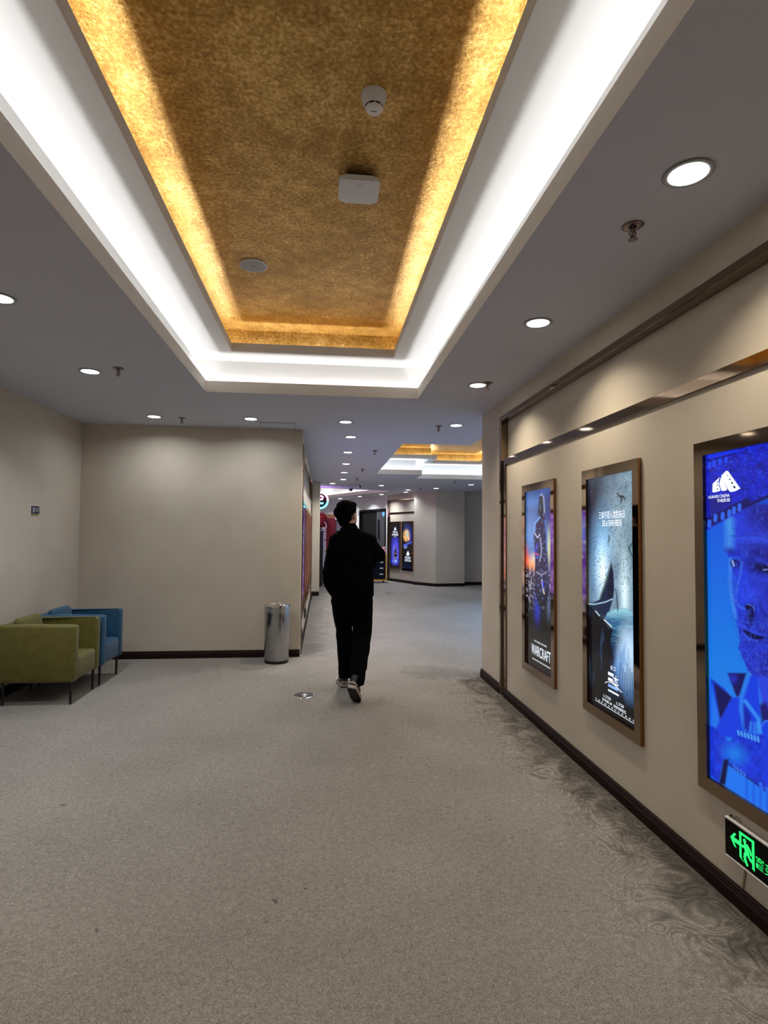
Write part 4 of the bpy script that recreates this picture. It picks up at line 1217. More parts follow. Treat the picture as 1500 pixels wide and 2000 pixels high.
for i, (x, y, lab) in enumerate(DL):
    o = dproto if i == 0 else copy_tree(dproto)
    o.location = (x, y, ZC)
    key = lamp_kind(x, y)
    if key:
        if key not in lamp_data:
            lamp_data[key] = [q for q in dproto.children if q.type == 'LIGHT'][0].data.copy()
            lamp_data[key].color, lamp_data[key].energy = {'warm': (DOWN_WARM, DOWN * 0.88), 'wall': (DOWN_COL, DOWN * 0.62), 'left': (DOWN_COL, DOWN * 1.45), 'corridor': (DOWN_HALL, DOWN * 1.9),
                'far': (DOWN_FAR, DOWN * 0.6), 'booth': (DOWN_COL, DOWN * 1.6), 'side': (FILL_BLUE, DOWN * 11.5)}[key]
            lamp_data[key].spread = math.radians({'warm': 122, 'wall': 158}.get(key, 132))
        for q in o.children:
            if q.type == 'LIGHT': q.data = lamp_data[key]
    tag(o, lab + (' on the ceiling' if 'ceiling' not in lab else ''), 'downlight', 'round ceiling downlights')

# ------------------------------------------------------------------ sprinklers
def make_sprinkler():
    r = empty('sprinkler', (0, 0, ZC))
    bm = B(); lathe(bm, [(0.014, 0.0), (0.040, 0.0), (0.042, -0.004), (0.030, -0.008), (0.016, -0.006)], 24)
    obj('escutcheon', bm, M['sprk'], r, smooth=True)
    bm = B(); lathe(bm, [(0.0, 0), (0.010, 0), (0.010, -0.022), (0.006, -0.026), (0.006, -0.052), (0.0, -0.052)], 12)
    for sx in (-1, 1): tube(bm, [(0.008 * sx, 0, -0.02), (0.015 * sx, 0, -0.035), (0.004 * sx, 0, -0.056)], 0.0025, 6)
    obj('head', bm, M['sprk'], r, smooth=True)
    bm = B()
    n = 12
    for i in range(n):
        a = 2 * math.pi * i / n
        v = [(0.0, 0.0)] + [(0.019 * math.cos(a + d), 0.019 * math.sin(a + d)) for d in (-0.17, 0.17)]
        lo = [bm.verts.new((p[0], p[1], -0.058)) for p in v]; hi = [bm.verts.new((p[0], p[1], -0.060)) for p in v]
        bm.faces.new(lo); bm.faces.new(hi)
        for k in range(3): bm.faces.new((lo[k], lo[(k + 1) % 3], hi[(k + 1) % 3], hi[k]))
    obj('deflector', bm, M['sprk'], r)
    return r
SP = [(1.231, 2.14, 'small metal sprinkler between the two nearest right downlights'),
      (1.33, 4.53, 'small metal sprinkler overlapping the far downlight of the right ceiling strip'),
      (-1.578, 4.51, 'small metal sprinkler right of the left seating area downlight'),
      (-1.554, 6.38, 'small metal sprinkler near the top of the blank back wall'),
      (1.31, 6.43, 'small metal sprinkler left of the pillar-edge downlight'),
      (0.752, 8.46, 'small metal sprinkler right of the third corridor downlight'),
      (0.734, 10.88, 'small metal sprinkler right of the fourth corridor downlight'),
      (0.735, 12.75, 'tiny sprinkler right of the last corridor downlight'),
      (3.031, 12.99, 'tiny sprinkler in front of the far gold coffer'),
      (2.60, 15.2, 'tiny sprinkler between the two downlights before the pier')]
sproto = make_sprinkler(); index_kids()
for i, (x, y, lab) in enumerate(SP):
    o = sproto if i == 0 else copy_tree(sproto)
    o.location = (x, y, ZC); tag(o, lab, 'sprinkler', 'ceiling sprinklers')

# dome camera and bullet camera far ahead
r = empty('dome_camera', (0.72, 15.3, ZC), 0, 'small dark dome camera hanging in front of the far white coffer', 'security camera')
bm = B(); lathe(bm, [(0, 0), (0.065, 0), (0.065, -0.03), (0.055, -0.035), (0, -0.035)], 20); obj('housing', bm, M['greyplastic'], r, smooth='auto')
bm = B(); lathe(bm, [(0.05, -0.034), (0.05, -0.05), (0.035, -0.085), (0.0, -0.10)], 20); obj('dome', bm, M['black'], r, smooth=True)
r = empty('bullet_camera', (0.85, 13.95, ZC), 0, 'small white bullet camera hanging under the far ceiling left of a downlight', 'security camera')
bm = B(); lathe(bm, [(0, 0), (0.035, 0), (0.035, -0.012), (0.012, -0.02), (0.012, -0.06), (0, -0.06)], 16); obj('bracket', bm, M['whiteplastic'], r, smooth='auto')
bm = B(); tube(bm, [(-0.02, 0.06, -0.065), (0.03, -0.08, -0.085)], 0.034, 16); obj('body', bm, M['whiteplastic'], r)
bm = B(); tube(bm, [(0.028, -0.075, -0.084), (0.032, -0.085, -0.086)], 0.028, 16); obj('lens', bm, M['black'], r)

# ------------------------------------------------------------------ things on the gold ceiling
GZ = 3.255
r = empty('smoke_detector', (0.185, 2.262, GZ), 0, 'white conical smoke detector on the near gold ceiling', 'smoke detector')
bm = B(); lathe(bm, [(0.0, 0.0), (0.052, 0.0), (0.052, -0.012), (0.049, -0.02), (0.0, -0.02)], 36); obj('base', bm, M['whiteplastic'], r, smooth='auto')
bm = B(); lathe(bm, [(0.047, -0.018), (0.046, -0.035), (0.038, -0.052)], 36)
lathe(bm, [(0.036, -0.058), (0.032, -0.066), (0.027, -0.070), (0.0, -0.071)], 36)
for i in range(8):
    a = 2 * math.pi * i / 8
    tube(bm, [(0.038 * math.cos(a), 0.038 * math.sin(a), -0.050), (0.035 * math.cos(a), 0.035 * math.sin(a), -0.061)], 0.0025, 6)
obj('cap', bm, M['whiteplastic'], r, smooth='auto')
bm = B(); lathe(bm, [(0.0, -0.045), (0.033, -0.045), (0.031, -0.062), (0.0, -0.062)], 24); obj('chamber', bm, M['black'], r)
bm = B(); box(bm, -0.012, 0.012, -0.004, 0.0, -0.0716, -0.0711); obj('marking', bm, M['black'], r)
r = empty('wireless_access_point', (0.158, 2.835, GZ), 0, 'white rounded wireless access point on the middle of the gold ceiling', 'access point')
bm = B()
def rrect(hx, hy, rad, n=6):
    out = []
    for cx, cy, a0 in ((hx - rad, hy - rad, 0), (-hx + rad, hy - rad, 90), (-hx + rad, -hy + rad, 180), (hx - rad, -hy + rad, 270)):
        for i in range(n + 1):
            a = math.radians(a0 + 90 * i / n); out.append((cx + rad * math.cos(a), cy + rad * math.sin(a)))
    return out
prism(bm, rrect(0.103, 0.100, 0.035), -0.062, -0.034, bev=0.008)
obj('housing', bm, M['whiteplastic'], r, smooth='auto')
bm = B(); prism(bm, rrect(0.07, 0.065, 0.02), -0.036, 0.0)
for i in range(16): box(bm, -0.066 + i * 0.0088, -0.0625 + i * 0.0088, 0.064, 0.07, -0.034, -0.012)
obj('mounting_base', bm, M['black'], r)
bm = B(); box(bm, -0.014, 0.014, -0.060, -0.054, -0.0626, -0.0621); obj('marking', bm, M['greyplastic'], r)
bm = B(); box(bm, 0.002, 0.006, -0.088, -0.084, -0.0626, -0.0621); obj('status_light', bm, M['greyplastic'], r)
r = empty('ceiling_speaker', (-0.490, 3.835, GZ), 0, 'flat round ceiling speaker cover on the far left of the gold ceiling', 'ceiling speaker')
bm = B(); lathe(bm, [(0.082, 0), (0.094, 0), (0.094, -0.005), (0.084, -0.008), (0.082, -0.004)], 40); obj('rim', bm, M['whiteplastic'], r, smooth='auto')
bm = B(); lathe(bm, [(0, -0.006), (0.083, -0.005), (0.083, 0.0)], 40); obj('grille', bm, M['greyplastic'], r, smooth='auto')
bm = B(); box(bm, -0.012, 0.012, -0.006, 0.0, -0.0075, -0.006); obj('marking', bm, M['black'], r)
# in the far gold coffer
r = empty('ceiling_speaker', (2.75, 8.6, GZ), 0, 'dark round ceiling speaker in the far gold coffer', 'ceiling speaker')
bm = B(); lathe(bm, [(0, -0.012), (0.10, -0.012), (0.115, -0.006), (0.115, 0)], 30); obj('grille', bm, M['black'], r, smooth='auto')
r = empty('smoke_detector', (2.62, 9.6, GZ), 0, 'small pale smoke detector in the far gold coffer', 'smoke detector')
bm = B(); lathe(bm, [(0, -0.07), (0.035, -0.07), (0.05, -0.04), (0.052, 0)], 24); obj('cap', bm, M['whiteplastic'], r, smooth='auto')

# ------------------------------------------------------------------ floor markers
def floor_marker(x, y, lab):
    r = empty('floor_marker', (x, y, 0), 0, lab, 'floor marker', 'round direction markers set in the carpet')
    bm = B(); lathe(bm, [(0.078, 0.0), (0.080, 0.004), (0.092, 0.0045), (0.098, 0.0)], 40); obj('rim', bm, M['chrome'], r, smooth='auto')
    bm = B(); lathe(bm, [(0, 0.003), (0.080, 0.003), (0.080, 0.0)], 40); obj('disc', bm, M['black'], r)
    bm = B()
    def pl(p): bm.faces.new([bm.verts.new((a, b_, 0.0036)) for a, b_ in p])
    pl([(-0.012, -0.06), (0.010, -0.06), (0.012, 0.02), (-0.010, 0.02)])
    pl([(-0.034, 0.0), (0.0, 0.052), (0.0, 0.028), (-0.024, -0.004)])
    pl([(0.034, 0.0), (0.0, 0.052), (0.0, 0.028), (0.024, -0.004)])
    obj('arrow', bm, M['whiteplastic'], r)
floor_marker(-0.149, 5.234, 'round black floor marker with arrow left of the walking man')
floor_marker(1.652, 14.08, 'tiny distant floor marker in front of the navy cart')

# ------------------------------------------------------------------ litter bin
r = empty('litter_bin', (-0.511, 6.61, 0), 0, 'brushed steel cylindrical litter bin against the back wall corner', 'litter bin')
bm = B(); lathe(bm, [(0, 0.0), (0.133, 0.0), (0.136, 0.012), (0.136, 0.035), (0, 0.035)], 48); obj('base_ring', bm, M['black'], r, smooth='auto')
bm = B(); lathe(bm, [(0.136, 0.033), (0.139, 0.04), (0.141, 0.56), (0.141, 0.628), (0.134, 0.628), (0.132, 0.06), (0, 0.06)], 64); obj('body', bm, M['steel'], r, smooth='auto')
bm = B(); lathe(bm, [(0.140, 0.626), (0.147, 0.628), (0.148, 0.648), (0.142, 0.656), (0.132, 0.652), (0.118, 0.630), (0.108, 0.626), (0.104, 0.600)], 64); obj('rim', bm, M['chrome'], r, smooth='auto')
bm = B()
n = 64; top = []; bot = []
for i in range(n):
    a = 2 * math.pi * i / n
    zb = 0.585 - 0.022 * math.cos(a + 1.4) + 0.004 * math.sin(5 * a)
    top.append(bm.verts.new((0.1435 * math.cos(a), 0.1435 * math.sin(a), 0.630)))
    bot.append(bm.verts.new(((0.1432 + 0.0015 * math.sin(9 * a)) * math.cos(a), (0.1432 + 0.0015 * math.sin(9 * a)) * math.sin(a), zb)))
for i in range(n): bm.faces.new((top[i], top[(i + 1) % n], bot[(i + 1) % n], bot[i]))
obj('bag_edge', bm, M['bag'], r, smooth=True, label='clear plastic bag edge folded over the rim')

# ------------------------------------------------------------------ armchairs (front faces +x)
def armchair(x, y, m, lab, wid):
    r = empty('armchair', (x, y, 0), 0, lab, 'armchair', 'two low armchairs against the left wall')
    hw = wid / 2; D = 0.64; t = 0.082; z0, z1 = 0.188, 0.668
    bm = B()
    prism(bm, [(D, -hw), (D, -hw + t), (0.10, -hw + t), (0.10, hw - t), (D, hw - t), (D, hw), (0, hw), (0, -hw)], z0, z1, bev=0.026)
    # outward crown on arm tops
    obj('shell', bm, m, r, smooth='auto', label='padded U-shaped back and arms')
    bm = B(); box(bm, 0.08, D - 0.010, -hw + t - 0.004, hw - t + 0.004, z0 + 0.004, 0.382, 0.03, 4)
    for v in bm.verts:
        if v.co.z > 0.36: v.co.z += 0.012 * math.cos(v.co.y / hw * 1.3)
    obj('seat', bm, m, r, smooth='auto')
    bm = B(); box(bm, -0.055, 0.055, -0.19, 0.19, -0.17, 0.17, 0.045, 5)
    for v in bm.verts:
        f = 1 - 0.35 * max(abs(v.co.y) / 0.19, abs(v.co.z) / 0.17) ** 3
        v.co.x *= f
    bmesh.ops.transform(bm, matrix=Matrix.Translation((0.150, 0, 0.545)) @ Matrix.Rotation(math.radians(-12), 4, 'Y'), verts=bm.verts)
    obj('back_cushion', bm, m, r, smooth='auto')
    for lx in (0.055, D - 0.045):
        for ly in (-hw + 0.045, hw - 0.045):
            bm = B(); lathe(bm, [(0, 0.0), (0.010, 0.0), (0.013, 0.19), (0, 0.19)], 14, c=(lx, ly, 0)); obj('leg', bm, M['blackmetal'], r, smooth='auto')
    return r
armchair(-2.70, 5.348, M['green'], 'low olive green armchair on thin black legs, in front of the blue one', 0.555)
armchair(-2.69, 5.935, M['blue'], 'low teal blue armchair behind the green one, nearer the back wall', 0.535)

# ------------------------------------------------------------------ far left: neon sign, booth, flowers
r = empty('neon_sign', (-0.10, 14.9, 2.33), 0, 'round neon sign glowing pink and cyan, half hidden behind the corridor end', 'neon sign')
bm = B(); bmesh.ops.create_cone(bm, cap_ends=True, segments=40, radius1=0.235, radius2=0.235, depth=0.05)
bmesh.ops.rotate(bm, verts=bm.verts, cent=(0, 0, 0), matrix=Matrix.Rotation(math.pi / 2, 3, 'X')); obj('backboard', bm, M['black'], r)
def arcpts(rad, a0, a1, n=20, cx=0, cz=0, y=-0.035):
    return [(cx + rad * math.cos(math.radians(a0 + (a1 - a0) * i / n)), y, cz + rad * math.sin(math.radians(a0 + (a1 - a0) * i / n))) for i in range(n + 1)]
bm = B(); tube(bm, arcpts(0.205, 45, 180), 0.024, 8); obj('tube', bm, M['glow_pale'], r, label='white-pink neon tube')
bm = B(); tube(bm, arcpts(0.205, -5, 45), 0.024, 8); tube(bm, [(-0.12, -0.035, 0.115), (0.04, -0.035, 0.115), (0.085, -0.035, 0.08), (0.07, -0.035, 0.03), (-0.1, -0.035, 0.02)], 0.024, 8); obj('tube', bm, M['glow_pink'], r, label='pink neon tube')
bm = B(); tube(bm, arcpts(0.205, -180, -5), 0.024, 8); tube(bm, [(-0.12, -0.035, -0.075), (0.09, -0.035, -0.075)], 0.024, 8); obj('tube', bm, M['glow_cyan'], r, label='cyan neon tube')
bm = B(); tube(bm, [(0, 0.02, 0.2), (0, 0.02, 0.38)], 0.012, 8); obj('hanger', bm, M['black'], r)

ld = bpy.data.lights.new('neon_light', 'AREA'); ld.shape = 'DISK'; ld.size = 0.4; ld.energy = 14; ld.color = (0.62, 0.35, 1.0)
lo = bpy.data.objects.new('neon_light', ld); C.objects.link(lo); lo.parent = r; lo.location = (0, 0.04, 0); lo.rotation_euler = (math.radians(100), 0, math.radians(-15))
r = empty('display_cabinet', (-0.35, 16.0, 0), 0, 'dark upright cabinet topped by the red flower ball, beside the corridor end', 'cabinet')
bm = B(); box(bm, -0.15, 0.33, 0, 0.4, 0, 1.62, 0.01, 2); obj('body', bm, M['black'], r)
for k in range(5):
    bm = B(); box(bm, 0.345, 0.43, 0.05, 0.08, 1.30 - 0.32 * k, 1.59 - 0.32 * k, 0.01, 2); obj('leaflet_pocket', bm, M['pale'], r)
bm = B(); tube(bm, [(0.335, 0.09, 0.0), (0.335, 0.09, 1.60)], 0.012, 8); obj('rack_pole', bm, M['black'], r)
r = empty('flower_ball', (-0.08, 16.2, 1.622), 0, 'big ball of red roses standing on the dark cabinet', 'flower decoration')
bm = B(); ellipsoid(bm, (0, 0, 0.225), (0.155, 0.155, 0.195), sub=4); obj('core', bm, M['redflower'], r, smooth=True)
bm = B()
for i in range(42):
    a = 2.399 * i; zz = 1 - 2 * (i + 0.5) / 42; rr = math.sqrt(1 - zz * zz)
    c = Vector((0.165 * rr * math.cos(a), 0.165 * rr * math.sin(a), 0.225 + 0.195 * zz))
    nrm_ = (c - Vector((0, 0, 0.225))).normalized(); qm = nrm_.to_track_quat('Z', 'Y').to_matrix()
    b2 = B(); lathe(b2, [(0, -0.03), (0.040, -0.02), (0.052, 0.008), (0.046, 0.022), (0.036, 0.010), (0.028, 0.026), (0.018, 0.014), (0.012, 0.028), (0.0, 0.018)], 7)
    bmesh.ops.transform(b2, matrix=Matrix.Translation(c) @ qm.to_4x4(), verts=b2.verts)
    me = bpy.data.meshes.new('t'); b2.to_mesh(me); b2.free(); bm.from_mesh(me); bpy.data.meshes.remove(me)
obj('roses', bm, M['redflower'], r, smooth=True)
bm = B(); tube(bm, arcpts(0.13, -100, 60, 14, 0.03, 0.06, -0.225), 0.016, 8); obj('ribbon', bm, M['pale'], r)

r = empty('photo_booth', (0.08, 16.9, 0), 0, 'tall red booth left of the walking man', 'booth')
bm = B(); box(bm, 0.03, 0.27, 0, 0.5, 0, 1.93, 0.01, 2); obj('body', bm, M['red'], r)
bm = B(); box(bm, 0.0, 0.09, -0.012, 0.0, 0.03, 1.9, 0.003, 1); obj('side_panel', bm, M['red'], r)
r = empty('header_board', (0.02, 17.9, 0), 0, 'pale orange board standing behind the red booth', 'board')
bm = B(); box(bm, 0.0, 0.34, 0, 0.06, 0, 2.08, 0.01, 2); obj('panel', bm, M['orange'], r)
r = empty('glass_cabinet', (0.36, 17.2, 0), 0, 'grey framed glass cabinet between red booth and walking man', 'cabinet')
bm = B(); box(bm, 0, 0.16, 0.02, 0.4, 0, 1.85, 0.005, 1); obj('body', bm, M['pale'], r)
bm = B()
for a in ((-0.005, 0.01), (0.135, 0.165)): box(bm, a[0], a[1], 0, 0.02, 0, 1.88)
box(bm, -0.005, 0.165, 0, 0.02, 1.85, 1.88); box(bm, -0.005, 0.165, 0, 0.02, 1.53, 1.56); obj('frame', bm, M['black'], r)

# ------------------------------------------------------------------ doorway on the diagonal wall
r = empty('door_1', (far.x, far.y, 0), RZ_D); r['kind'] = 'structure'
bm = B()
for a in ((-1.95, -1.89), (-0.16, -0.10)): box(bm, a[0], a[1], -0.02, 0.12, 0, 2.30)
box(bm, -1.95, -0.10, -0.02, 0.12, 2.24, 2.30); obj('door_frame', bm, M['darkwood'], r)
bm = B(); box(bm, -0.78, -0.16, 0.03, 0.07, 0, 2.24); obj('door_leaf', bm, M['doorpanel'], r)
bm = B(); box(bm, -1.89, -0.78, 0.05, 0.09, 0, 2.24); obj('door_leaf', bm, M['darkwood'], r)
bm = B(); box(bm, -0.62, -0.585, -0.02, 0.03, 1.30, 1.95, 0.004, 1); obj('door_handle', bm, M['black'], r)
r2 = empty('door_badge', (far.x, far.y, 0), RZ_D, 'small round glowing blue badge on the grey door leaf', 'badge')
bm = B()
bmesh.ops.create_cone(bm, cap_ends=True, segments=24, radius1=0.075, radius2=0.075, depth=0.02)
bmesh.ops.transform(bm, matrix=Matrix.Translation((-0.30, 0.02, 2.12)) @ Matrix.Rotation(math.pi / 2, 4, 'X'), verts=bm.verts)
obj('disc', bm, M['glow_blue'], r2)

# navy cart with yellow edging, partly behind the man
r = empty('drinks_cart', (1.90, 17.20, 0), 0.0, 'navy cart with yellow edging and three white stickers, right of the man', 'cart')
bm = B(); box(bm, -0.72, 0.0, 0.02, 0.40, 0.10, 0.82, 0.01, 2); obj('body', bm, M['navy'], r)
bm = B()
box(bm, -0.74, 0.02, 0.0, 0.42, 0.82, 0.865, 0.006, 1); box(bm, -0.74, 0.02, 0.005, 0.02, 0.06, 0.10); box(bm, -0.01, 0.02, 0.0, 0.02, 0.06, 0.84)
obj('edging', bm, M['yellow'], r)
for k in range(3):
    bm = B(); box(bm, -0.19, -0.08, 0.014, 0.02, 0.60 - 0.18 * k, 0.635 - 0.18 * k); obj('sticker', bm, M['textwhite'], r)
for lx in (-0.66, -0.06):
    for ly in (0.06, 0.34):
        bm = B(); bmesh.ops.create_cone(bm, cap_ends=True, segments=18, radius1=0.035, radius2=0.035, depth=0.025)
        bmesh.ops.transform(bm, matrix=Matrix.Translation((lx, ly, 0.035)) @ Matrix.Rotation(math.pi / 2, 4, 'Y'), verts=bm.verts)
        box(bm, lx - 0.01, lx + 0.01, ly - 0.01, ly + 0.01, 0.06, 0.10); obj('caster', bm, M['black'], r)
cpos = Vector((1.86, 17.4, 0.865))
r = empty('plush_toy', cpos, 0, 'small pink plush toy on top of the navy cart', 'toy')
bm = B(); ellipsoid(bm, (0, 0, 0.07), (0.07, 0.06, 0.07)); ellipsoid(bm, (-0.01, 0, 0.155), (0.05, 0.045, 0.05)); ellipsoid(bm, (-0.045, 0, 0.20), (0.018, 0.015, 0.03), sub=2); ellipsoid(bm, (0.03, 0, 0.20), (0.018, 0.015, 0.03), sub=2)
obj('body', bm, M['pink'], r, smooth=True)

# ------------------------------------------------------------------ walking man, seen from behind
man = empty('person', (0.27, 5.25, 0), 0, 'man in black sweater and black trousers walking away, wearing glasses, looking right', 'person')
OX, OY = 0.27, 5.25
def W(x, y, z): return Vector((x - OX, y - OY, z))
HR = Matrix.Rotation(math.radians(-38), 3, 'Z') @ Matrix.Rotation(math.radians(4), 3, 'X')
HC = W(0.222, 5.29, 1.627)
def Hd(x, y, z): return HC + HR @ Vector((x, y, z))      # head frame: y = face direction
bm = B()
# torso
ring_loft(bm, [(0.005, 0.01, 0.84, 0.13, 0.095), (0.005, 0.01, 0.92, 0.155, 0.105), (0.0, 0.01, 1.05, 0.14, 0.095), (-0.005, 0.01, 1.20, 0.16, 0.105), (-0.008, 0.01, 1.34, 0.175, 0.105), (-0.012, 0.01, 1.42, 0.14, 0.085), (-0.02, 0.01, 1.47, 0.07, 0.065)])
capsule(bm, W(0.245, 5.255, 1.40), 0.062, W(0.232, 5.27, 1.56), 0.056)
# skull, jaw, face
ellipsoid(bm, Hd(0, -0.008, 0.02), (0.074, 0.092, 0.098), HR)
ellipsoid(bm, Hd(0, 0.034, -0.042), (0.064, 0.070, 0.075), HR)
ellipsoid(bm, Hd(0, 0.020, 0.015), (0.072, 0.076, 0.070), HR)
ellipsoid(bm, Hd(0, 0.055, -0.088), (0.030, 0.030, 0.024), HR)
capsule(bm, Hd(0, 0.086, 0.012), 0.009, Hd(0, 0.104, -0.026), 0.013, 10, 5)
ellipsoid(bm, Hd(0, 0.080, -0.060), (0.024, 0.014, 0.010), HR, 2)
for s in (-1, 1):
    ellipsoid(bm, Hd(s * 0.030, 0.070, 0.030), (0.020, 0.014, 0.007), HR, 2)
    ellipsoid(bm, Hd(s * 0.078, -0.004, -0.012), (0.009, 0.017, 0.031), HR, 2)
    ellipsoid(bm, Hd(s * 0.088, -0.010, -0.004), (0.008, 0.018, 0.032), HR, 2)
    ellipsoid(bm, Hd(s * 0.040, 0.058, -0.022), (0.022, 0.020, 0.016), HR, 2)
# arms
shL, elL, wrL = W(0.125, 5.26, 1.365), W(0.052, 5.21, 1.10), W(0.098, 5.29, 0.925)
shR, elR, wrR = W(0.412, 5.26, 1.365), W(0.515, 5.33, 1.235), W(0.420, 5.55, 1.25)
capsule(bm, shL, 0.044, elL, 0.038); capsule(bm, elL, 0.040, wrL, 0.027)
capsule(bm, shR, 0.044, elR, 0.038); capsule(bm, elR, 0.040, wrR, 0.027)
# hands
def hand(palm_c, fwd, side, nrm_, curl):
    fwd = fwd.normalized(); side = side.normalized(); nrm_ = nrm_.normalized()
    capsule(bm, palm_c - fwd * 0.030, 0.020, palm_c + fwd * 0.030, 0.021)
    for k, (o_, l_) in enumerate(((-0.030, 0.074), (-0.010, 0.083), (0.010, 0.078), (0.029, 0.062))):
        a = palm_c + fwd * 0.036 + side * o_
        d1 = (fwd * math.cos(curl) + nrm_ * math.sin(curl)); d2 = (fwd * math.cos(2.1 * curl) + nrm_ * math.sin(2.1 * curl))
        capsule(bm, a - fwd * 0.02, 0.0095, a + d1 * l_ * 0.52, 0.0085, 8, 4); capsule(bm, a + d1 * l_ * 0.52, 0.0085, a + d1 * l_ * 0.52 + d2 * l_ * 0.48, 0.0072, 8, 4)
    t0 = palm_c - fwd * 0.012 - side * 0.026
    t1 = t0 + (fwd * 0.5 - side * 0.8 + nrm_ * 0.35).normalized() * 0.036
    capsule(bm, t0, 0.012, t1, 0.010, 8, 4); capsule(bm, t1, 0.010, t1 + (fwd * 0.85 - side * 0.2 + nrm_ * 0.5).normalized() * 0.030, 0.0085, 8, 4)
hand(W(0.148, 5.30, 0.850), Vector((0.05, 0.25, -1)), Vector((0, -1, -0.25)), Vector((1, 0, 0)), 0.45)
hR = W(0.385, 5.615, 1.268)
hand(hR, Vector((-0.55, 0.75, 0.35)), Vector((0.0, -0.42, 0.9)), Vector((-0.83, -0.5, -0.2)), 0.75)
# legs and feet under the trousers
hpL, knL, anL = W(0.195, 5.26, 0.86), W(0.200, 5.37, 0.50), W(0.212, 5.50, 0.10)
hpR, knR, anR = W(0.355, 5.26, 0.86), W(0.358, 5.22, 0.50), W(0.290, 4.915, 0.215)
for h_, k_, a_ in ((hpL, knL, anL), (hpR, knR, anR)):
    capsule(bm, h_, 0.075, k_, 0.050); capsule(bm, k_, 0.050, a_, 0.034)
capsule(bm, anL + Vector((0.0, 0.02, -0.045)), 0.024, anL + Vector((-0.015, 0.14, -0.055)), 0.022)
capsule(bm, anR + Vector((0.0, -0.01, -0.05)), 0.024, W(0.300, 5.015, 0.055), 0.022)
body = blob('body', bm, M['skin'], man, 0.0042, 4, 0.5)
# sweater
bm = B()
ring_loft(bm, [(0.006, 0.01, 0.868, 0.190, 0.125), (0.006, 0.01, 0.90, 0.198, 0.132), (0.005, 0.01, 1.00, 0.196, 0.138), (0.0, 0.01, 1.15, 0.192, 0.140), (-0.006, 0.01, 1.30, 0.198, 0.138), (-0.008, 0.01, 1.38, 0.195, 0.122), (-0.012, 0.01, 1.435, 0.150, 0.100), (-0.022, 0.012, 1.475, 0.108, 0.090), (-0.028, 0.016, 1.508, 0.080, 0.076), (-0.034, 0.020, 1.538, 0.064, 0.066), (-0.038, 0.024, 1.556, 0.060, 0.062)])
capsule(bm, W(0.225, 5.268, 1.462), 0.060, W(0.115, 5.26, 1.392), 0.066)
capsule(bm, W(0.250, 5.268, 1.462), 0.060, W(0.425, 5.26, 1.390), 0.068)
capsule(bm, W(0.122, 5.26, 1.372), 0.076, W(0.060, 5.215, 1.12), 0.068); capsule(bm, W(0.060, 5.215, 1.12), 0.068, W(0.055, 5.24, 1.02), 0.060)
capsule(bm, W(0.055, 5.24, 1.02), 0.060, W(0.100, 5.285, 0.925), 0.045)
capsule(bm, W(0.412, 5.26, 1.365), 0.078, W(0.508, 5.32, 1.262), 0.073); capsule(bm, W(0.508, 5.32, 1.255), 0.070, W(0.428, 5.53, 1.248), 0.046)
capsule(bm, W(0.47, 5.27, 1.30), 0.07, W(0.43, 5.27, 1.15), 0.05)
def knit_disp(me):
    n = len(me.vertices); co = np.empty(n * 3); me.vertices.foreach_get('co', co); co = co.reshape(-1, 3)
    d = (fbm(co[:, 0] * 14 + 9, co[:, 2] * 9 + co[:, 1] * 7 + 4, 3, 3) - 0.5) * 0.022
    cx = co.copy(); cx[:, 2] = 0; L = np.linalg.norm(cx, axis=1) + 1e-6
    co += cx / L[:, None] * d[:, None]
    me.vertices.foreach_set('co', co.ravel())
blob('sweater', bm, M['knit'], man, 0.007, 8, 0.5, knit_disp)
# trousers
bm = B()
ring_loft(bm, [(0.006, 0.01, 0.72, 0.165, 0.10), (0.006, 0.01, 0.78, 0.186, 0.115), (0.006, 0.01, 0.86, 0.182, 0.118), (0.006, 0.01, 0.93, 0.165, 0.108)])
capsule(bm, W(0.190, 5.27, 0.83), 0.110, W(0.198, 5.34, 0.62), 0.088); capsule(bm, W(0.198, 5.34, 0.62), 0.080, W(0.205, 5.38, 0.50), 0.080)
capsule(bm, W(0.212, 5.38, 0.50), 0.082, W(0.230, 5.46, 0.22), 0.074); ring_loft(bm, [(0.226 - OX, 5.50 - OY, 0.088, 0.063, 0.072), (0.226 - OX, 5.49 - OY, 0.12, 0.068, 0.076), (0.228 - OX, 5.47 - OY, 0.20, 0.074, 0.078), (0.228 - OX, 5.46 - OY, 0.26, 0.06, 0.06)])
capsule(bm, W(0.358, 5.27, 0.83), 0.113, W(0.366, 5.25, 0.60), 0.090); capsule(bm, W(0.366, 5.25, 0.60), 0.088, W(0.362, 5.21, 0.50), 0.082)
capsule(bm, W(0.360, 5.21, 0.50), 0.082, W(0.325, 5.01, 0.30), 0.072); ring_loft(bm, [(0.298 - OX, 4.900 - OY, 0.170, 0.060, 0.066), (0.303 - OX, 4.918 - OY, 0.20, 0.064, 0.070), (0.312 - OX, 4.952 - OY, 0.26, 0.067, 0.074), (0.324 - OX, 5.00 - OY, 0.34, 0.05, 0.05)])
blob('trousers', bm, M['trouser'], man, 0.007, 6, 0.5, knit_disp)
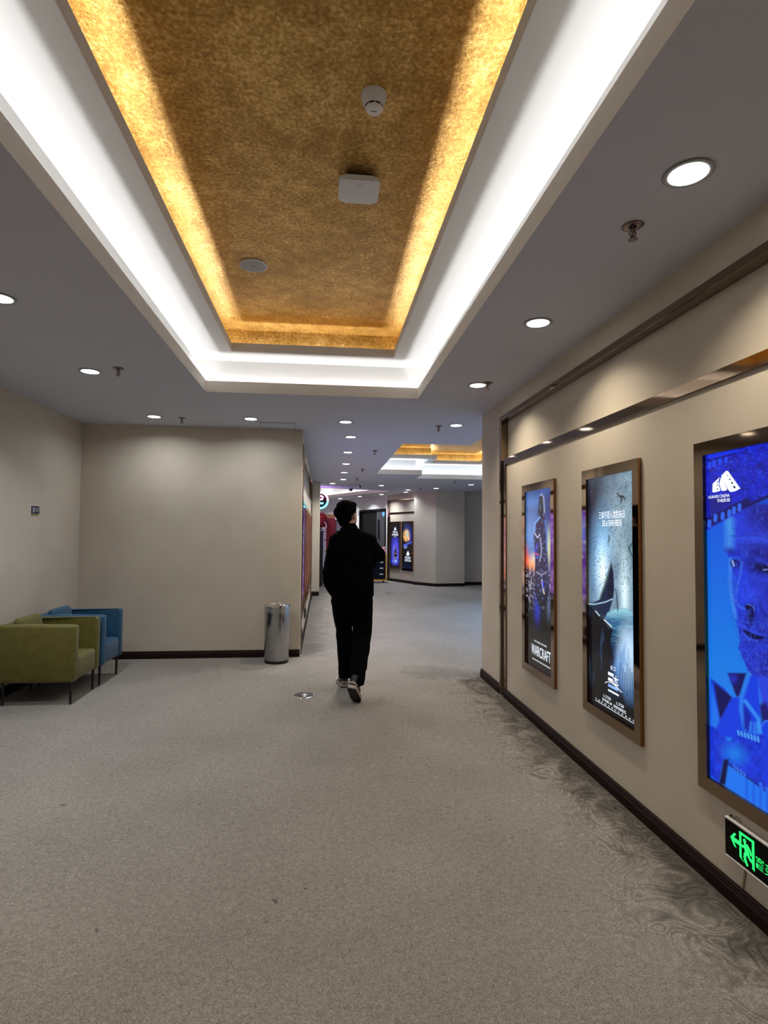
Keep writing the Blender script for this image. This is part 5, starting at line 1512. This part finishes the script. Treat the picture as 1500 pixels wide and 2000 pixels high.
# hair
bm = B()
ellipsoid(bm, Hd(0, -0.030, 0.052), (0.088, 0.104, 0.092), HR)
ellipsoid(bm, Hd(0, 0.030, 0.094), (0.070, 0.075, 0.040), HR)
ellipsoid(bm, Hd(0, -0.082, 0.018), (0.070, 0.052, 0.080), HR)
ellipsoid(bm, Hd(0, -0.064, -0.050), (0.060, 0.036, 0.056), HR)
ellipsoid(bm, Hd(-0.030, -0.088, 0.030), (0.058, 0.045, 0.060), HR)
for s in (-1, 1):
    ellipsoid(bm, Hd(s * 0.070, -0.012, 0.056), (0.022, 0.050, 0.040), HR)
    ellipsoid(bm, Hd(s * 0.072, 0.020, 0.012), (0.009, 0.010, 0.026), HR, 2)
    ellipsoid(bm, Hd(s * 0.060, -0.058, -0.010), (0.022, 0.030, 0.050), HR)
rnd = random.Random(7)
for i in range(46):
    a = rnd.uniform(0, 2 * math.pi); e = rnd.uniform(0.1, 1.35)
    d = Vector((math.cos(a) * math.cos(e), math.sin(a) * math.cos(e), math.sin(e)))
    p = Vector((d.x * 0.082, d.y * 0.100 - 0.030, d.z * 0.086 + 0.052))
    t_ = Vector((-d.y, d.x, -0.4)) * 0.030
    capsule(bm, Hd(*p), 0.011, Hd(*(p + t_ + d * rnd.uniform(-0.004, 0.004))), 0.005, 8, 3)
blob('hair', bm, M['hair'], man, 0.0045, 2, 0.4)
# glasses
bm = B()
for s in (-1, 1):
    tube(bm, [Hd(s * 0.034 + 0.024 * math.cos(2 * math.pi * i / 20), 0.100, 0.012 + 0.018 * math.sin(2 * math.pi * i / 20)) for i in range(20)], 0.0020, 6, closed=True)
    tube(bm, [Hd(s * 0.058, 0.100, 0.018), Hd(s * 0.078, 0.088, 0.016), Hd(s * 0.083, 0.0, 0.012), Hd(s * 0.082, -0.02, -0.002)], 0.0020, 6)
tube(bm, [Hd(-0.010, 0.101, 0.016), Hd(0, 0.104, 0.019), Hd(0.010, 0.101, 0.016)], 0.0018, 6)
obj('glasses', bm, M['chrome'], man, smooth=True)
# sneakers
def shoe(pos, rot, name='sneaker'):
    """local: toe towards +y, heel at y=-0.07, sole bottom z=0"""
    mt = Matrix.Translation(pos) @ rot.to_4x4()
    out = [(-0.030, -0.078), (0.030, -0.078), (0.041, -0.05), (0.042, 0.0), (0.047, 0.08), (0.050, 0.13), (0.042, 0.18), (0.022, 0.208), (-0.008, 0.212), (-0.034, 0.192), (-0.046, 0.15), (-0.043, 0.08), (-0.038, 0.0), (-0.041, -0.05)]
    for _ in range(2): out = [q for a, b_ in zip(out, out[1:] + out[:1]) for q in ((0.75 * a[0] + 0.25 * b_[0], 0.75 * a[1] + 0.25 * b_[1]), (0.25 * a[0] + 0.75 * b_[0], 0.25 * a[1] + 0.75 * b_[1]))]
    bm = B(); prism(bm, out, 0.0, 0.010, bev=0.002); bmesh.ops.transform(bm, matrix=mt, verts=bm.verts)
    s = obj('shoe_sole', bm, M['sole'], man, smooth='auto', label='dark rubber sole')
    bm = B(); prism(bm, [(x * 1.03, y * 1.01) for x, y in out], 0.009, 0.036, bev=0.004); bmesh.ops.transform(bm, matrix=mt, verts=bm.verts)
    obj('shoe_midsole', bm, M['solelight'], man, smooth='auto', label='pale midsole')
    bm = B()
    ring_loft(bm, [(0.0, 0.055, 0.028, 0.040, 0.132), (0.0, 0.050, 0.050, 0.041, 0.125), (0.0, 0.020, 0.075, 0.039, 0.094), (0.0, -0.018, 0.098, 0.040, 0.058), (0.0, -0.026, 0.128, 0.040, 0.050)], 24)
    bmesh.ops.transform(bm, matrix=mt, verts=bm.verts)
    obj('shoe_upper', bm, M['shoedark'], man, smooth='auto', label='navy sneaker upper')
    bm = B()
    for sx in (-1, 1):
        tube(bm, [mt @ Vector(p) for p in ((sx * 0.043, -0.02, 0.036), (sx * 0.041, 0.0, 0.058), (sx * 0.030, 0.022, 0.082))], 0.006, 6)
        tube(bm, [mt @ Vector(p) for p in ((sx * 0.045, 0.06, 0.036), (sx * 0.040, 0.055, 0.060), (sx * 0.022, 0.052, 0.078))], 0.006, 6)
    tube(bm, [mt @ Vector(p) for p in ((-0.036, -0.055, 0.040), (-0.022, -0.078, 0.052), (0.0, -0.083, 0.056), (0.022, -0.078, 0.052), (0.036, -0.055, 0.040))], 0.010, 8)
    obj('shoe_overlay', bm, M['shoe'], man, smooth=True, label='beige sneaker overlays')
shoe(W(0.208, 5.535, 0.0), Matrix.Rotation(math.radians(8), 3, 'Z'))
shoe(W(0.262, 4.865, 0.115) , Matrix.Rotation(math.radians(-16), 3, 'Z') @ Matrix.Rotation(math.radians(-38), 3, 'X') @ Matrix.Rotation(math.radians(8), 3, 'Y'))
